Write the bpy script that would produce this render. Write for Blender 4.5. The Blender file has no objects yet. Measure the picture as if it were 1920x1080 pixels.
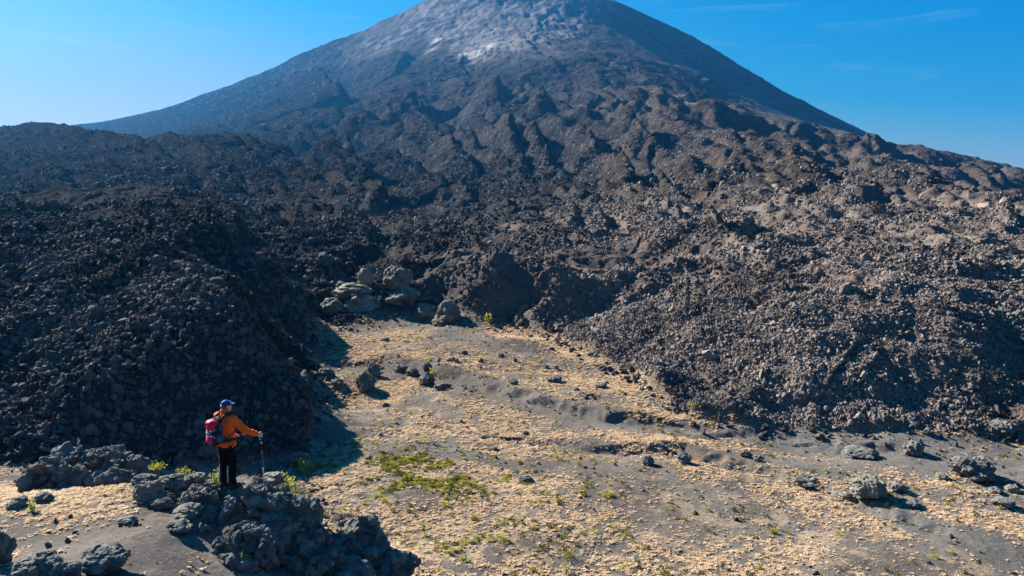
import bpy, bmesh, math, random
import numpy as np
from mathutils import Vector, Matrix

QUAL = 1.0          # terrain grid resolution factor
rad = math.radians
S = bpy.context.scene
C = S.collection

# ------------------------------------------------------------------ camera
W0, H0, F0 = 1920.0, 1080.0, 1480.0
PITCH = rad(6.17)
CAMZ = 8.7                              # camera height above the valley floor
cam_d = bpy.data.cameras.new('camera'); cam = bpy.data.objects.new('camera', cam_d); C.objects.link(cam)
cam_d.sensor_width = 36; cam_d.lens = 36 * F0 / W0
cam_d.clip_start = 0.1; cam_d.clip_end = 20000
cam.location = (0, 0, CAMZ); cam.rotation_euler = (math.pi / 2 - PITCH, 0, 0)
S.camera = cam

# ------------------------------------------------------------------ sky and sun
SUN_EL, SUN_AZ = rad(31), rad(-49)      # azimuth measured from +Y towards +X
w = bpy.data.worlds.new('World'); S.world = w; w.use_nodes = True
nt = w.node_tree; N = nt.nodes; L = nt.links
bg = N['Background']
sky = N.new('ShaderNodeTexSky'); sky.sky_type = 'NISHITA'; sky.sun_disc = False
sky.sun_elevation = SUN_EL; sky.sun_rotation = SUN_AZ
sky.altitude = 1800; sky.air_density = 1.15; sky.dust_density = 0.35; sky.ozone_density = 2.0
# grade the physical sky to the deep azure of the place: its own brightness picks the tone
bw = N.new('ShaderNodeRGBToBW'); L.new(sky.outputs[0], bw.inputs[0])
mr = N.new('ShaderNodeMapRange'); mr.inputs['From Min'].default_value = 2.5; mr.inputs['From Max'].default_value = 12.5
L.new(bw.outputs[0], mr.inputs['Value'])
rp = N.new('ShaderNodeValToRGB'); cr = rp.color_ramp
for i_, (ps_, c_) in enumerate(((0.0, (0.0, 0.25, 0.72)), (0.09, (0.002, 0.33, 0.80)), (0.22, (0.05, 0.44, 0.80)), (0.38, (0.31, 0.54, 0.72)), (0.61, (0.56, 0.63, 0.70)), (1.0, (0.75, 0.84, 0.90)))):
    e_ = cr.elements[i_] if i_ < 2 else cr.elements.new(ps_)
    e_.position = ps_; e_.color = c_ + (1,)
L.new(mr.outputs[0], rp.inputs[0])
# thin wisps of cirrus
tc = N.new('ShaderNodeTexCoord'); mp = N.new('ShaderNodeMapping')
mp.inputs['Scale'].default_value = (3.0, 3.0, 26.0); mp.inputs['Rotation'].default_value = (0.1, 0.12, 0.0)
L.new(tc.outputs['Generated'], mp.inputs[0])
nz = N.new('ShaderNodeTexNoise'); nz.inputs['Scale'].default_value = 2.2; nz.inputs['Detail'].default_value = 7; nz.inputs['Distortion'].default_value = 0.7
L.new(mp.outputs[0], nz.inputs['Vector'])
cw = N.new('ShaderNodeMapRange'); cw.inputs['From Min'].default_value = 0.56; cw.inputs['From Max'].default_value = 0.80; cw.inputs['To Max'].default_value = 0.16
L.new(nz.outputs['Fac'], cw.inputs['Value'])
mx = N.new('ShaderNodeMix'); mx.data_type = 'RGBA'; mx.inputs['B'].default_value = (0.6, 0.8, 0.92, 1)
L.new(cw.outputs[0], mx.inputs['Factor']); L.new(rp.outputs[0], mx.inputs['A'])
gain = N.new('ShaderNodeVectorMath'); gain.operation = 'SCALE'; gain.inputs['Scale'].default_value = 4.0
L.new(mx.outputs['Result'], gain.inputs[0]); L.new(gain.outputs[0], bg.inputs['Color']); bg.inputs['Strength'].default_value = 0.05
sun_d = bpy.data.lights.new('sun', 'SUN'); sun = bpy.data.objects.new('sun', sun_d); C.objects.link(sun)
sun_d.energy = 5.0; sun_d.angle = rad(0.5); sun_d.color = (1.0, 0.93, 0.79)
sdir = Vector((math.sin(SUN_AZ) * math.cos(SUN_EL), math.cos(SUN_AZ) * math.cos(SUN_EL), math.sin(SUN_EL)))
sun.rotation_euler = sdir.to_track_quat('Z', 'Y').to_euler(); sun.location = (-40, 40, 60)
S.view_settings.view_transform = 'Standard'; S.view_settings.look = 'None'
S.view_settings.exposure = 2.05; S.view_settings.gamma = 1
S.cycles.max_bounces = 4; S.cycles.volume_bounces = 0; S.cycles.diffuse_bounces = 2

# ------------------------------------------------------------------ helpers
def tag(o, label=None, cat=None, group=None, kind=None):
    for k, v in (('label', label), ('category', cat), ('group', group), ('kind', kind)):
        if v: o[k] = v
    return o

def empty(name, loc, rz=0.0):
    o = bpy.data.objects.new(name, None); C.objects.link(o)
    o.location = loc; o.rotation_euler = (0, 0, rz); o.empty_display_size = 0.3
    return o

def mesh_obj(name, verts, faces, mat=None, parent=None, smooth=False):
    me = bpy.data.meshes.new(name)
    verts = np.asarray(verts, dtype=np.float32); faces = np.asarray(faces, dtype=np.int32)
    n = faces.shape[1]
    me.vertices.add(len(verts)); me.vertices.foreach_set('co', verts.ravel())
    me.loops.add(faces.size); me.loops.foreach_set('vertex_index', faces.ravel())
    me.polygons.add(len(faces)); me.polygons.foreach_set('loop_start', np.arange(0, faces.size, n, dtype=np.int32))
    me.polygons.foreach_set('use_smooth', np.full(len(faces), smooth))
    me.update(calc_edges=True)
    if mat: me.materials.append(mat)
    o = bpy.data.objects.new(name, me); C.objects.link(o)
    if parent: o.parent = parent
    return o

def set_attr(me, name, arr, typ='FLOAT_COLOR'):
    at = me.attributes.new(name, typ, 'POINT')
    arr = np.asarray(arr, dtype=np.float32)
    if typ == 'FLOAT_COLOR': at.data.foreach_set('color', arr.ravel())
    elif typ == 'FLOAT_VECTOR': at.data.foreach_set('vector', arr.ravel())
    else: at.data.foreach_set('value', arr.ravel())

# --- numpy noise
def h32(*ks):
    x = np.uint32(2166136261)
    for k in ks:
        k = np.asarray(k).astype(np.int64).astype(np.uint32)
        x = (x ^ k) * np.uint32(0x9E3779B1)
        x = x ^ (x >> np.uint32(15)); x = x * np.uint32(0x85EBCA77); x = x ^ (x >> np.uint32(13))
    return x
def rnd(*ks): return h32(*ks).astype(np.float32) * np.float32(1 / 4294967296.0)

def vn2(x, y, seed=0):
    ix = np.floor(x); iy = np.floor(y); fx = (x - ix); fy = (y - iy)
    fx = fx * fx * (3 - 2 * fx); fy = fy * fy * (3 - 2 * fy)
    a = rnd(ix, iy, seed); b = rnd(ix + 1, iy, seed); c = rnd(ix, iy + 1, seed); d = rnd(ix + 1, iy + 1, seed)
    return (a + (b - a) * fx) * (1 - fy) + (c + (d - c) * fx) * fy
def fbm2(x, y, octs=4, seed=0, g=0.5):
    s = 0; am = 1; t = 0
    for i in range(octs):
        s = s + am * (vn2(x * 2 ** i + 17.3 * i, y * 2 ** i - 9.1 * i, seed + i) - 0.5); t += am; am *= g
    return s / t
def wor2(x, y, seed=0):
    ix = np.floor(x); iy = np.floor(y)
    f1 = np.full(x.shape, 9.0, np.float32); f2 = f1.copy(); cid = np.zeros(x.shape, np.float32)
    for dx in (-1, 0, 1):
        for dy in (-1, 0, 1):
            cx = ix + dx; cy = iy + dy
            px = cx + rnd(cx, cy, seed); py = cy + rnd(cx, cy, seed + 77)
            d = np.hypot(px - x, py - y)
            near = d < f1
            f2 = np.where(near, f1, np.minimum(f2, d))
            cid = np.where(near, rnd(cx, cy, seed + 191), cid)
            f1 = np.where(near, d, f1)
    return f1, f2, cid
def vn3(p, seed=0):
    i = np.floor(p); f = p - i; f = f * f * (3 - 2 * f); r = 0
    for dx in (0, 1):
        for dy in (0, 1):
            for dz in (0, 1):
                wt = (f[:, 0] if dx else 1 - f[:, 0]) * (f[:, 1] if dy else 1 - f[:, 1]) * (f[:, 2] if dz else 1 - f[:, 2])
                r = r + wt * rnd(i[:, 0] + dx, i[:, 1] + dy, i[:, 2] + dz, seed)
    return r
def fbm3(p, octs=4, seed=0, g=0.5):
    s = 0; am = 1; t = 0
    for k in range(octs):
        s = s + am * (vn3(p * 2 ** k + 13.7 * k, seed + k) - 0.5); t += am; am *= g
    return s / t
def wor3(p, seed=0):
    i = np.floor(p); f1 = np.full(len(p), 9.0, np.float32); f2 = f1.copy(); cid = np.zeros(len(p), np.float32)
    for dx in (-1, 0, 1):
        for dy in (-1, 0, 1):
            for dz in (-1, 0, 1):
                c = i + (dx, dy, dz)
                q = [c[:, k] + rnd(c[:, 0], c[:, 1], c[:, 2], seed + 31 * k) for k in range(3)]
                d = np.sqrt(sum((q[k] - p[:, k]) ** 2 for k in range(3)))
                near = d < f1
                f2 = np.where(near, f1, np.minimum(f2, d)); cid = np.where(near, rnd(c[:, 0], c[:, 1], c[:, 2], seed + 5), cid)
                f1 = np.where(near, d, f1)
    return f1, f2, cid
def sst(a, b, x):
    t = np.clip((x - a) / (b - a), 0, 1); return t * t * (3 - 2 * t)

# --- photograph-derived survey: pixel -> (a = X/Y, s = Z/Y)
cp, sp = math.cos(PITCH), math.sin(PITCH)
def pix(px, py):
    dx = (px - 960) / F0; dy = (540 - py) / F0
    Yc = cp + dy * sp; Zc = -sp + dy * cp
    return dx / Yc, Zc / Yc

# ------------------------------------------------------------------ materials
def new_mat(name):
    m = bpy.data.materials.new(name); m.use_nodes = True
    return m, m.node_tree, m.node_tree.nodes['Principled BSDF']
def simple_mat(name, col, rough=0.8, var=0.15, scale=30.0, bump=0.0, metal=0.0, sheen=0.0):
    m, t, b = new_mat(name)
    n = t.nodes.new('ShaderNodeTexNoise'); n.inputs['Scale'].default_value = scale; n.inputs['Detail'].default_value = 5
    tcn = t.nodes.new('ShaderNodeTexCoord'); t.links.new(tcn.outputs['Object'], n.inputs['Vector'])
    r = t.nodes.new('ShaderNodeValToRGB')
    r.color_ramp.elements[0].position = 0.3; r.color_ramp.elements[1].position = 0.7
    r.color_ramp.elements[0].color = tuple(c * (1 - var) for c in col) + (1,)
    r.color_ramp.elements[1].color = tuple(min(1, c * (1 + var)) for c in col) + (1,)
    t.links.new(n.outputs['Fac'], r.inputs[0]); t.links.new(r.outputs[0], b.inputs['Base Color'])
    b.inputs['Roughness'].default_value = rough; b.inputs['Metallic'].default_value = metal; b.inputs['Specular IOR Level'].default_value = 0.5 if metal or rough < 0.5 else 0.08
    if sheen: b.inputs['Sheen Weight'].default_value = sheen
    if bump:
        bp = t.nodes.new('ShaderNodeBump'); bp.inputs['Strength'].default_value = 0.6; bp.inputs['Distance'].default_value = bump
        t.links.new(n.outputs['Fac'], bp.inputs['Height']); t.links.new(bp.outputs[0], b.inputs['Normal'])
    return m

def rock_mat(name, c1, c2, scale=3.0, bump=0.04, lichen=None):
    m, t, b = new_mat(name); nd = t.nodes; lk = t.links
    g = nd.new('ShaderNodeNewGeometry')
    n1 = nd.new('ShaderNodeTexNoise'); n1.inputs['Scale'].default_value = scale; n1.inputs['Detail'].default_value = 9; n1.inputs['Roughness'].default_value = 0.65
    lk.new(g.outputs['Position'], n1.inputs['Vector'])
    r = nd.new('ShaderNodeValToRGB'); r.color_ramp.elements[0].position = 0.32; r.color_ramp.elements[1].position = 0.68
    r.color_ramp.elements[0].color = c1 + (1,); r.color_ramp.elements[1].color = c2 + (1,)
    lk.new(n1.outputs['Fac'], r.inputs[0])
    out = r.outputs[0]
    if lichen:
        n3 = nd.new('ShaderNodeTexNoise'); n3.inputs['Scale'].default_value = scale * 1.7; n3.inputs['Detail'].default_value = 6
        lk.new(g.outputs['Position'], n3.inputs['Vector'])
        r3 = nd.new('ShaderNodeValToRGB'); r3.color_ramp.elements[0].position = 0.56; r3.color_ramp.elements[1].position = 0.66
        lk.new(n3.outputs['Fac'], r3.inputs[0])
        mm = nd.new('ShaderNodeMix'); mm.data_type = 'RGBA'
        lk.new(r3.outputs[0], mm.inputs['Factor']); lk.new(out, mm.inputs['A']); mm.inputs['B'].default_value = lichen + (1,)
        out = mm.outputs['Result']
    lk.new(out, b.inputs['Base Color'])
    b.inputs['Roughness'].default_value = 0.92; b.inputs['Specular IOR Level'].default_value = 0.04
    n2 = nd.new('ShaderNodeTexNoise'); n2.inputs['Scale'].default_value = scale * 6; n2.inputs['Detail'].default_value = 8
    lk.new(g.outputs['Position'], n2.inputs['Vector'])
    bp = nd.new('ShaderNodeBump'); bp.inputs['Strength'].default_value = 0.8; bp.inputs['Distance'].default_value = bump
    lk.new(n2.outputs['Fac'], bp.inputs['Height']); lk.new(bp.outputs[0], b.inputs['Normal'])
    return m

M_rock = rock_mat('lava_boulder', (0.038, 0.040, 0.042), (0.145, 0.142, 0.136), 2.5, 0.03, (0.16, 0.155, 0.13))
M_rock_pale = rock_mat('weathered_boulder', (0.07, 0.07, 0.066), (0.20, 0.19, 0.165), 1.4, 0.03, (0.22, 0.19, 0.11))

# rubble: tone varies from stone to stone
def rubble_mat(name, lo, hi):
    m, t, b = new_mat(name); nd = t.nodes; lk = t.links
    oi = nd.new('ShaderNodeObjectInfo')
    g = nd.new('ShaderNodeNewGeometry')
    n1 = nd.new('ShaderNodeTexNoise'); n1.inputs['Scale'].default_value = 0.12; n1.inputs['Detail'].default_value = 4
    lk.new(g.outputs['Position'], n1.inputs['Vector'])
    ad = nd.new('ShaderNodeMath'); ad.operation = 'MULTIPLY_ADD'; ad.inputs[1].default_value = 0.55
    lk.new(oi.outputs['Random'], ad.inputs[0]); 
    m2 = nd.new('ShaderNodeMath'); m2.operation = 'MULTIPLY_ADD'; m2.inputs[1].default_value = 1.6; m2.inputs[2].default_value = -0.55
    lk.new(n1.outputs['Fac'], m2.inputs[0]); lk.new(m2.outputs[0], ad.inputs[2])
    r = nd.new('ShaderNodeValToRGB')
    r.color_ramp.elements[0].position = 0.1; r.color_ramp.elements[1].position = 0.95
    r.color_ramp.elements[0].color = lo + (1,); r.color_ramp.elements[1].color = hi + (1,)
    lk.new(ad.outputs[0], r.inputs[0]); lk.new(r.outputs[0], b.inputs['Base Color'])
    b.inputs['Roughness'].default_value = 0.9; b.inputs['Specular IOR Level'].default_value = 0.04
    return m
M_rub_l = rubble_mat('dark_rubble', (0.016, 0.016, 0.018), (0.105, 0.098, 0.096))
M_rub_r = rubble_mat('brown_rubble', (0.050, 0.042, 0.040), (0.225, 0.190, 0.172))

# terrain
M_ter, t, b = new_mat('volcanic_ground'); nd = t.nodes; lk = t.links
att = nd.new('ShaderNodeAttribute'); att.attribute_name = 'albedo'
rgh = nd.new('ShaderNodeAttribute'); rgh.attribute_name = 'lava'
g = nd.new('ShaderNodeNewGeometry')
def tn(scale, det=6, rg=0.6):
    n = nd.new('ShaderNodeTexNoise'); n.inputs['Scale'].default_value = scale; n.inputs['Detail'].default_value = det
    n.inputs['Roughness'].default_value = rg; lk.new(g.outputs['Position'], n.inputs['Vector']); return n
n1 = tn(0.35, 10, 0.68); n2 = tn(9.0, 6, 0.7); n3 = tn(0.02, 10, 0.75)
r1 = nd.new('ShaderNodeMapRange'); r1.inputs['From Min'].default_value = 0.3; r1.inputs['From Max'].default_value = 0.7
r1.inputs['To Min'].default_value = 0.72; r1.inputs['To Max'].default_value = 1.28
lk.new(n1.outputs['Fac'], r1.inputs[0])
r2 = nd.new('ShaderNodeMapRange'); r2.inputs['From Min'].default_value = 0.3; r2.inputs['From Max'].default_value = 0.7
r2.inputs['To Min'].default_value = 0.72; r2.inputs['To Max'].default_value = 1.28
lk.new(n2.outputs['Fac'], r2.inputs[0])
mu = nd.new('ShaderNodeMath'); mu.operation = 'MULTIPLY'; lk.new(r1.outputs[0], mu.inputs[0]); lk.new(r2.outputs[0], mu.inputs[1])
vm = nd.new('ShaderNodeVectorMath'); vm.operation = 'SCALE'; lk.new(att.outputs['Color'], vm.inputs[0]); lk.new(mu.outputs[0], vm.inputs['Scale'])
lk.new(vm.outputs[0], b.inputs['Base Color']); b.inputs['Roughness'].default_value = 0.95; b.inputs['Specular IOR Level'].default_value = 0.0
bp1 = nd.new('ShaderNodeBump'); bp1.inputs['Strength'].default_value = 0.7; bp1.inputs['Distance'].default_value = 0.05
lk.new(n2.outputs['Fac'], bp1.inputs['Height'])
bp2 = nd.new('ShaderNodeBump'); bp2.inputs['Distance'].default_value = 6.0
mst = nd.new('ShaderNodeMath'); mst.operation = 'MULTIPLY'; mst.inputs[1].default_value = 0.5
lk.new(rgh.outputs['Fac'], mst.inputs[0]); lk.new(mst.outputs[0], bp2.inputs['Strength'])
lk.new(n3.outputs['Fac'], bp2.inputs['Height']); lk.new(bp1.outputs[0], bp2.inputs['Normal'])
lk.new(bp2.outputs[0], b.inputs['Normal'])

# ------------------------------------------------------------------ terrain survey points
CP = []                                   # (a, t, q) with q = (z above valley)/Y
def K(px, py, Y):
    a, s = pix(px, py); CP.append((a, math.log(Y), s + CAMZ / Y))
def V(px, py, z):                         # z relative to the camera
    a, s = pix(px, py); Y = z / s; CP.append((a, math.log(Y), s + CAMZ / Y))
def R(px, Y, z):                          # unseen ground: column, distance, height relative to the camera
    CP.append(((px - 960) / F0, math.log(Y), (z + CAMZ) / Y))

for px, z in ((-700, -5.4), (-300, -5.6), (0, -5.8), (200, -5.9), (450, -6.4), (700, -7.4), (950, -8.2), (1300, -8.7), (1900, -8.9), (2600, -8.9)):
    R(px, 5, z); R(px, 8, z)
for p in ((0,1080,-5.9),(150,1080,-6.0),(300,1080,-6.2),(420,1080,-6.5),(550,1080,-7.0),(700,1080,-7.7),(820,1080,-8.2),
          (0,1000,-6.2),(150,1000,-6.15),(300,1000,-6.1),(380,1010,-6.3),(0,930,-6.8),(100,930,-6.6),(200,935,-6.3),(-300,960,-6.4),
          (270,925,-6.2),(340,925,-6.35),(427,930,-6.5),(500,935,-6.6),(560,960,-6.8),(600,1000,-7.2),(700,1020,-7.5),
          (-600,868,-7.3),(-300,868,-7.4),(0,868,-7.7),(150,868,-8.0),(300,868,-8.3),(450,872,-8.5),(560,852,-8.6),
          (650,960,-8.6),(760,1040,-8.55),(900,1080,-8.7),(1200,1080,-8.8),(1600,1080,-8.9),(1920,1080,-9),(2400,1080,-9),
          (700,870,-8.6),(1000,870,-8.6),(1300,870,-8.7),(1600,870,-8.8),(1920,900,-8.8),(2400,900,-8.7),(1000,970,-8.7),(1400,970,-8.8),
          (720,780,-8.5),(900,740,-8.2),(1100,740,-8.2),(640,700,-8.0),(600,700,-8.05),(598,640,-7.75),(800,640,-7.7),(606,598,-7.4),(750,590,-7.3),(900,600,-7.4),(1000,640,-7.7),
          (1085,645,-7.9),(1180,700,-8.1),(1300,780,-8.4),(1450,803,-8.6),(1600,808,-8.6),(1920,818,-8.6),(2400,830,-8.5)):
    V(*p)
R(400, 18.5, -7.6); R(300, 18.5, -7.3); R(520, 18.5, -8.0); R(620, 18, -8.4)
R(150, 19, -7.3)
# right flow
for p in ((1600,700,31.8),(1600,600,36),(1600,520,45),(1600,460,62),(1600,420,90),(1600,390,130),(1600,354,190),(1600,316,300),
          (1920,700,32),(1920,600,37),(1920,520,48),(1920,460,70),(1920,418,110),(1920,396,200),(2400,700,33),(2400,600,38),(2400,500,60),(2400,430,120),
          (1300,700,34.2),(1300,640,38),(1300,560,46),(1300,500,58),(1300,450,78),(1300,410,110),(1300,370,160),(1300,320,240),(1300,260,380),
          (1450,720,31.6),(1450,640,35),(1450,540,44),(1450,470,62),(1450,430,86),
          (1150,600,45),(1150,540,53),(1150,490,66),(1150,440,95),(1150,400,140),(1098,560,54),(1092,600,49)):
    K(*p)
for p in ((1240,190,610),(1350,212,570),(1450,254,540),(1600,289,500),(1690,316,470),(1800,348,430),(1920,386,400),(2100,425,380),(2500,470,360)): K(*p)
# middle lobe
for p in ((930,500,53),(1040,505,51.5),(1070,530,51),(800,492,59.5),(700,505,60),(940,600,50),(1010,628,47.2),(830,590,51.5),
          (930,450,85),(930,420,115),(700,455,90),(800,440,100)): K(*p)
# left flow
for p in ((300,740,26.6),(300,620,29),(300,560,32.5),(300,490,43),(300,430,62),(300,388,92),(200,367,106),(340,370,108),
          (430,720,27.8),(430,620,29.8),(430,560,33),(480,560,37.5),(495,585,37),(530,524,48),(575,478,64),(578,700,37.5),(572,640,43.6),(576,600,49.5),(500,490,50),
          (585,750,33.5),
          (0,740,26.5),(0,620,30.5),(0,540,36.5),(0,480,47),(0,430,66),(0,388,95),(150,740,26.2),(150,640,29),(150,540,36),(150,440,62),
          (-500,740,27),(-500,560,36),(-500,430,70),(-500,370,110),(430,432,86),(430,470,60)): K(*p)
R(0, 140, -1.5); R(200, 145, -1.0); R(340, 145, -1.0)
for p in ((500,440,104),(560,440,104),(480,402,140),(600,402,150),(700,384,190)): K(*p)
# hills behind on the left
for p in ((0,330,200),(0,300,260),(0,246,420),(100,241,420),(200,252,430),(-300,250,420),(-600,250,420),(350,261,330),(480,288,300),(545,318,270),
          (300,340,200),(450,352,200),(450,322,240),(200,290,300)): K(*p)
R(0, 600, 35); R(200, 620, 40); R(350, 430, 22); R(480, 380, 16); R(-500, 700, 30)
# cone
for p in ((960,60,1050),(960,120,880),(960,180,690),(960,240,520),(960,300,380),(960,340,290),(960,380,210),(960,410,150),
          (700,120,1000),(700,180,760),(700,250,500),(700,300,380),(700,340,280),(500,180,1000),(500,240,640),(500,270,480),(330,240,900),(830,60,1080),
          (1200,60,1150),(1200,120,900),(1200,180,650),(1200,240,470),(1200,300,350),(1200,350,240),(1400,180,1100),(1400,208,850),(1550,242,1080)): K(*p)
SKY = [(-200,252),(0,244),(150,236),(270,214),(400,180),(470,148),(550,112),(625,82),(700,52),(760,25),(810,0),(860,-12),(965,-20),(1075,-12),(1140,0),(1220,34),(1300,75),(1400,135),(1500,192),(1600,240),(1690,282),(1800,325),(2000,385)]
for px, py in SKY:
    K(px, py, 1250)
    a, s = pix(px, py); CP.append((a, math.log(1700), s * 0.72 + CAMZ / 1700)); CP.append((a, math.log(2400), s * 0.3))
for px in (-700, 2500): R(px, 1250, 20); R(px, 2400, -20)

CPn = np.array(CP)
def rbf_fit(P, f, c=0.035):
    n = len(P); D = np.sqrt(((P[:, None] - P[None]) ** 2).sum(-1) + c * c)
    A = np.zeros((n + 3, n + 3)); A[:n, :n] = D - 0.0; A[:n, n] = 1; A[:n, n + 1:] = P; A[n:, :n] = A[:n, n:].T
    A[:n, :n] += np.eye(n) * -0.0008
    w_ = np.linalg.solve(A, np.r_[f, 0, 0, 0]); return w_
Pc = CPn[:, :2]; RW = rbf_fit(Pc, CPn[:, 2])
def rbf_eval(a, t_, c=0.035):
    out = RW[-3] + RW[-2] * a + RW[-1] * t_
    for i in range(len(Pc)):
        out = out + RW[i] * np.sqrt((a - Pc[i, 0]) ** 2 + (t_ - Pc[i, 1]) ** 2 + c * c)
    return out

# grid axes
da = 0.00122 / QUAL
ain = np.arange(-0.70, 0.70, da)
aL = -0.70 - np.cumsum(np.linspace(da, 0.012, 70))[::-1]; aR = 0.70 + np.cumsum(np.linspace(da, 0.012, 70))
A1 = np.r_[aL, ain, aR]
def seg(y0, y1, dt): n = max(2, int((math.log(y1 / y0)) / dt)); return np.linspace(math.log(y0), math.log(y1), n, endpoint=False)
q_ = 1 / QUAL
T1 = np.r_[seg(4, 9, 0.02), seg(9, 20, 0.0022 * q_), seg(20, 60, 0.0016 * q_), seg(60, 130, 0.0021 * q_), seg(130, 600, 0.0026 * q_), seg(600, 1320, 0.0026 * q_), seg(1320, 1700, 0.02), [math.log(1700)]]
# coarse evaluation, bilinear upsample
Ac = np.linspace(A1[0], A1[-1], 520); Tc = np.linspace(T1[0], T1[-1], 900)
GA, GT = np.meshgrid(Ac, Tc)
Qc = rbf_eval(GA, GT)
Sc = Qc - CAMZ / np.exp(GT)
def cast(px, py, grid_s=None, Aax=None, Tax=None, tmin=math.log(6)):
    """distance at which the line of sight through a pixel meets the ground"""
    gs = Sc if grid_s is None else grid_s; Aa = Ac if Aax is None else Aax; Ta = Tc if Tax is None else Tax
    a, s = pix(px, py)
    i = int(np.clip(np.searchsorted(Aa, a), 1, len(Aa) - 1)); f = (a - Aa[i - 1]) / (Aa[i] - Aa[i - 1])
    col = gs[:, i - 1] * (1 - f) + gs[:, i] * f
    j = np.where((col >= s) & (Ta > tmin))[0]
    if len(j) == 0: return a, math.log(1200)
    j = j[0]
    if j == 0: return a, Ta[0]
    c0, c1 = col[j - 1], col[j]; k = 0 if c1 == c0 else (s - c0) / (c1 - c0)
    return a, Ta[j - 1] + np.clip(k, 0, 1) * (Ta[j] - Ta[j - 1])

# lobes: crest walked with the steep side to the right-hand/near side; widths in px
LOBES = [
 # (points, gentle width, steep width, steepness k)
 ([(560,395),(620,415),(665,445),(690,478),(640,486)], 90, 34, 0.75),
 ([(740,410),(800,430),(860,452),(895,485),(850,488)], 80, 32, 0.75),
 ([(300,372),(380,385),(425,410),(440,445),(410,455)], 70, 30, 0.9),
 ([(420,270),(490,285),(535,305),(550,325)], 70, 26, 0.9),
 ([(590,330),(650,335),(690,365),(715,385),(690,405),(655,405)], 60, 30, 1.0),
 ([(600,300),(650,308),(672,322)], 40, 20, 0.9),
 ([(770,236),(800,262),(835,300),(880,325)], 34, 26, 1.15),
 ([(840,240),(870,262),(885,290)], 18, 18, 1.15),
 ([(925,240),(945,262),(955,300),(985,338)], 26, 22, 1.15),
 ([(985,238),(1000,262),(1008,300),(1030,338),(1060,350)], 26, 22, 1.15),
 ([(1030,232),(1075,262),(1110,300),(1150,345),(1180,372)], 26, 26, 1.15),
 ([(1100,215),(1160,240),(1200,262),(1215,285)], 30, 26, 1.15),
 ([(1180,330),(1230,350),(1265,380),(1300,400)], 50, 24, 0.9),
 ([(1190,395),(1240,405),(1275,425)], 60, 20, 0.9),
 ([(1340,420),(1385,430),(1400,445),(1370,458)], 60, 22, 0.9),
 ([(1290,430),(1350,465),(1400,490),(1465,525)], 60, 24, 0.9),
 ([(1420,290),(1480,310),(1525,335),(1545,350)], 60, 24, 0.9),
 ([(1500,480),(1560,510),(1600,545)], 80, 20, 0.5),
 ([(1600,530),(1680,550),(1730,572)], 80, 20, 0.7),
 ([(1850,380),(1885,400),(1895,430)], 60, 20, 0.9),
 ([(1060,400),(1075,430),(1060,455)], 40, 14, 0.8),
 ([(1100,405),(1130,430),(1125,455)], 30, 14, 0.8),
 ([(480,180),(560,150),(610,165),(630,195),(560,215)], 40, 26, 0.7),
 ([(600,215),(680,225),(760,215),(790,235)], 50, 22, 0.7),
 ([(900,150),(925,165),(935,200)], 30, 16, 0.8),
 ([(960,160),(1010,190),(1040,215),(1090,225)], 40, 18, 0.8),
 ([(740,190),(770,205),(790,225)], 40, 16, 0.7),
 ([(1040,90),(1120,130),(1200,170),(1260,200)], 60, 16, 0.55),
 ([(1110,30),(1180,80),(1260,130),(1380,180)], 60, 14, 0.5),
 ([(960,60),(1010,110),(1060,150)], 50, 12, 0.35),
 ([(640,120),(690,100),(760,110),(730,140)], 40, 14, 0.5),
 ([(250,410),(350,440),(430,480),(470,520)], 90, 24, 0.6),
 ([(0,270),(100,262),(220,275),(300,300)], 80, 30, 0.6),
 ([(780,350),(860,365),(930,352),(1000,365),(1050,372)], 60, 22, 0.7),
 ([(700,300),(740,310),(790,330)], 40, 20, 0.8),
 ([(1250,300),(1300,330),(1345,345)], 40, 20, 0.7),
 ([(1520,370),(1600,385),(1640,400)], 60, 18, 0.7),
]
SHAPES = []
for pts, wl, wr, k in LOBES: SHAPES.append(([cast(*p) for p in pts], wl, wr, k, True))
# low ash swells and undercut lips in the valley: (points, near width px, far width px, height factor)
for pts, wl, wr, k in (([(640,680),(720,668),(850,700),(960,735),(1150,778),(1400,803),(1460,815)][::-1], 50, 22, 0.36),
                       ([(560,862),(640,840),(760,830),(800,775)], 40, 20, 0.3),
                       ([(1000,820),(1150,835),(1300,845),(1500,900),(1640,950),(1800,1000),(1930,1050)][::-1], 70, 26, 0.34),
                       ([(1545,835),(1640,836),(1730,846)][::-1], 44, 26, 0.30),
                       ([(1310,815),(1380,808),(1450,812)][::-1], 30, 16, 0.2),
                       ([(1000,650),(1100,690),(1250,760),(1330,790)][::-1], 30, 16, 0.15)):
    SHAPES.append(([cast(*p) for p in pts], wl, wr, k, True))

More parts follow.
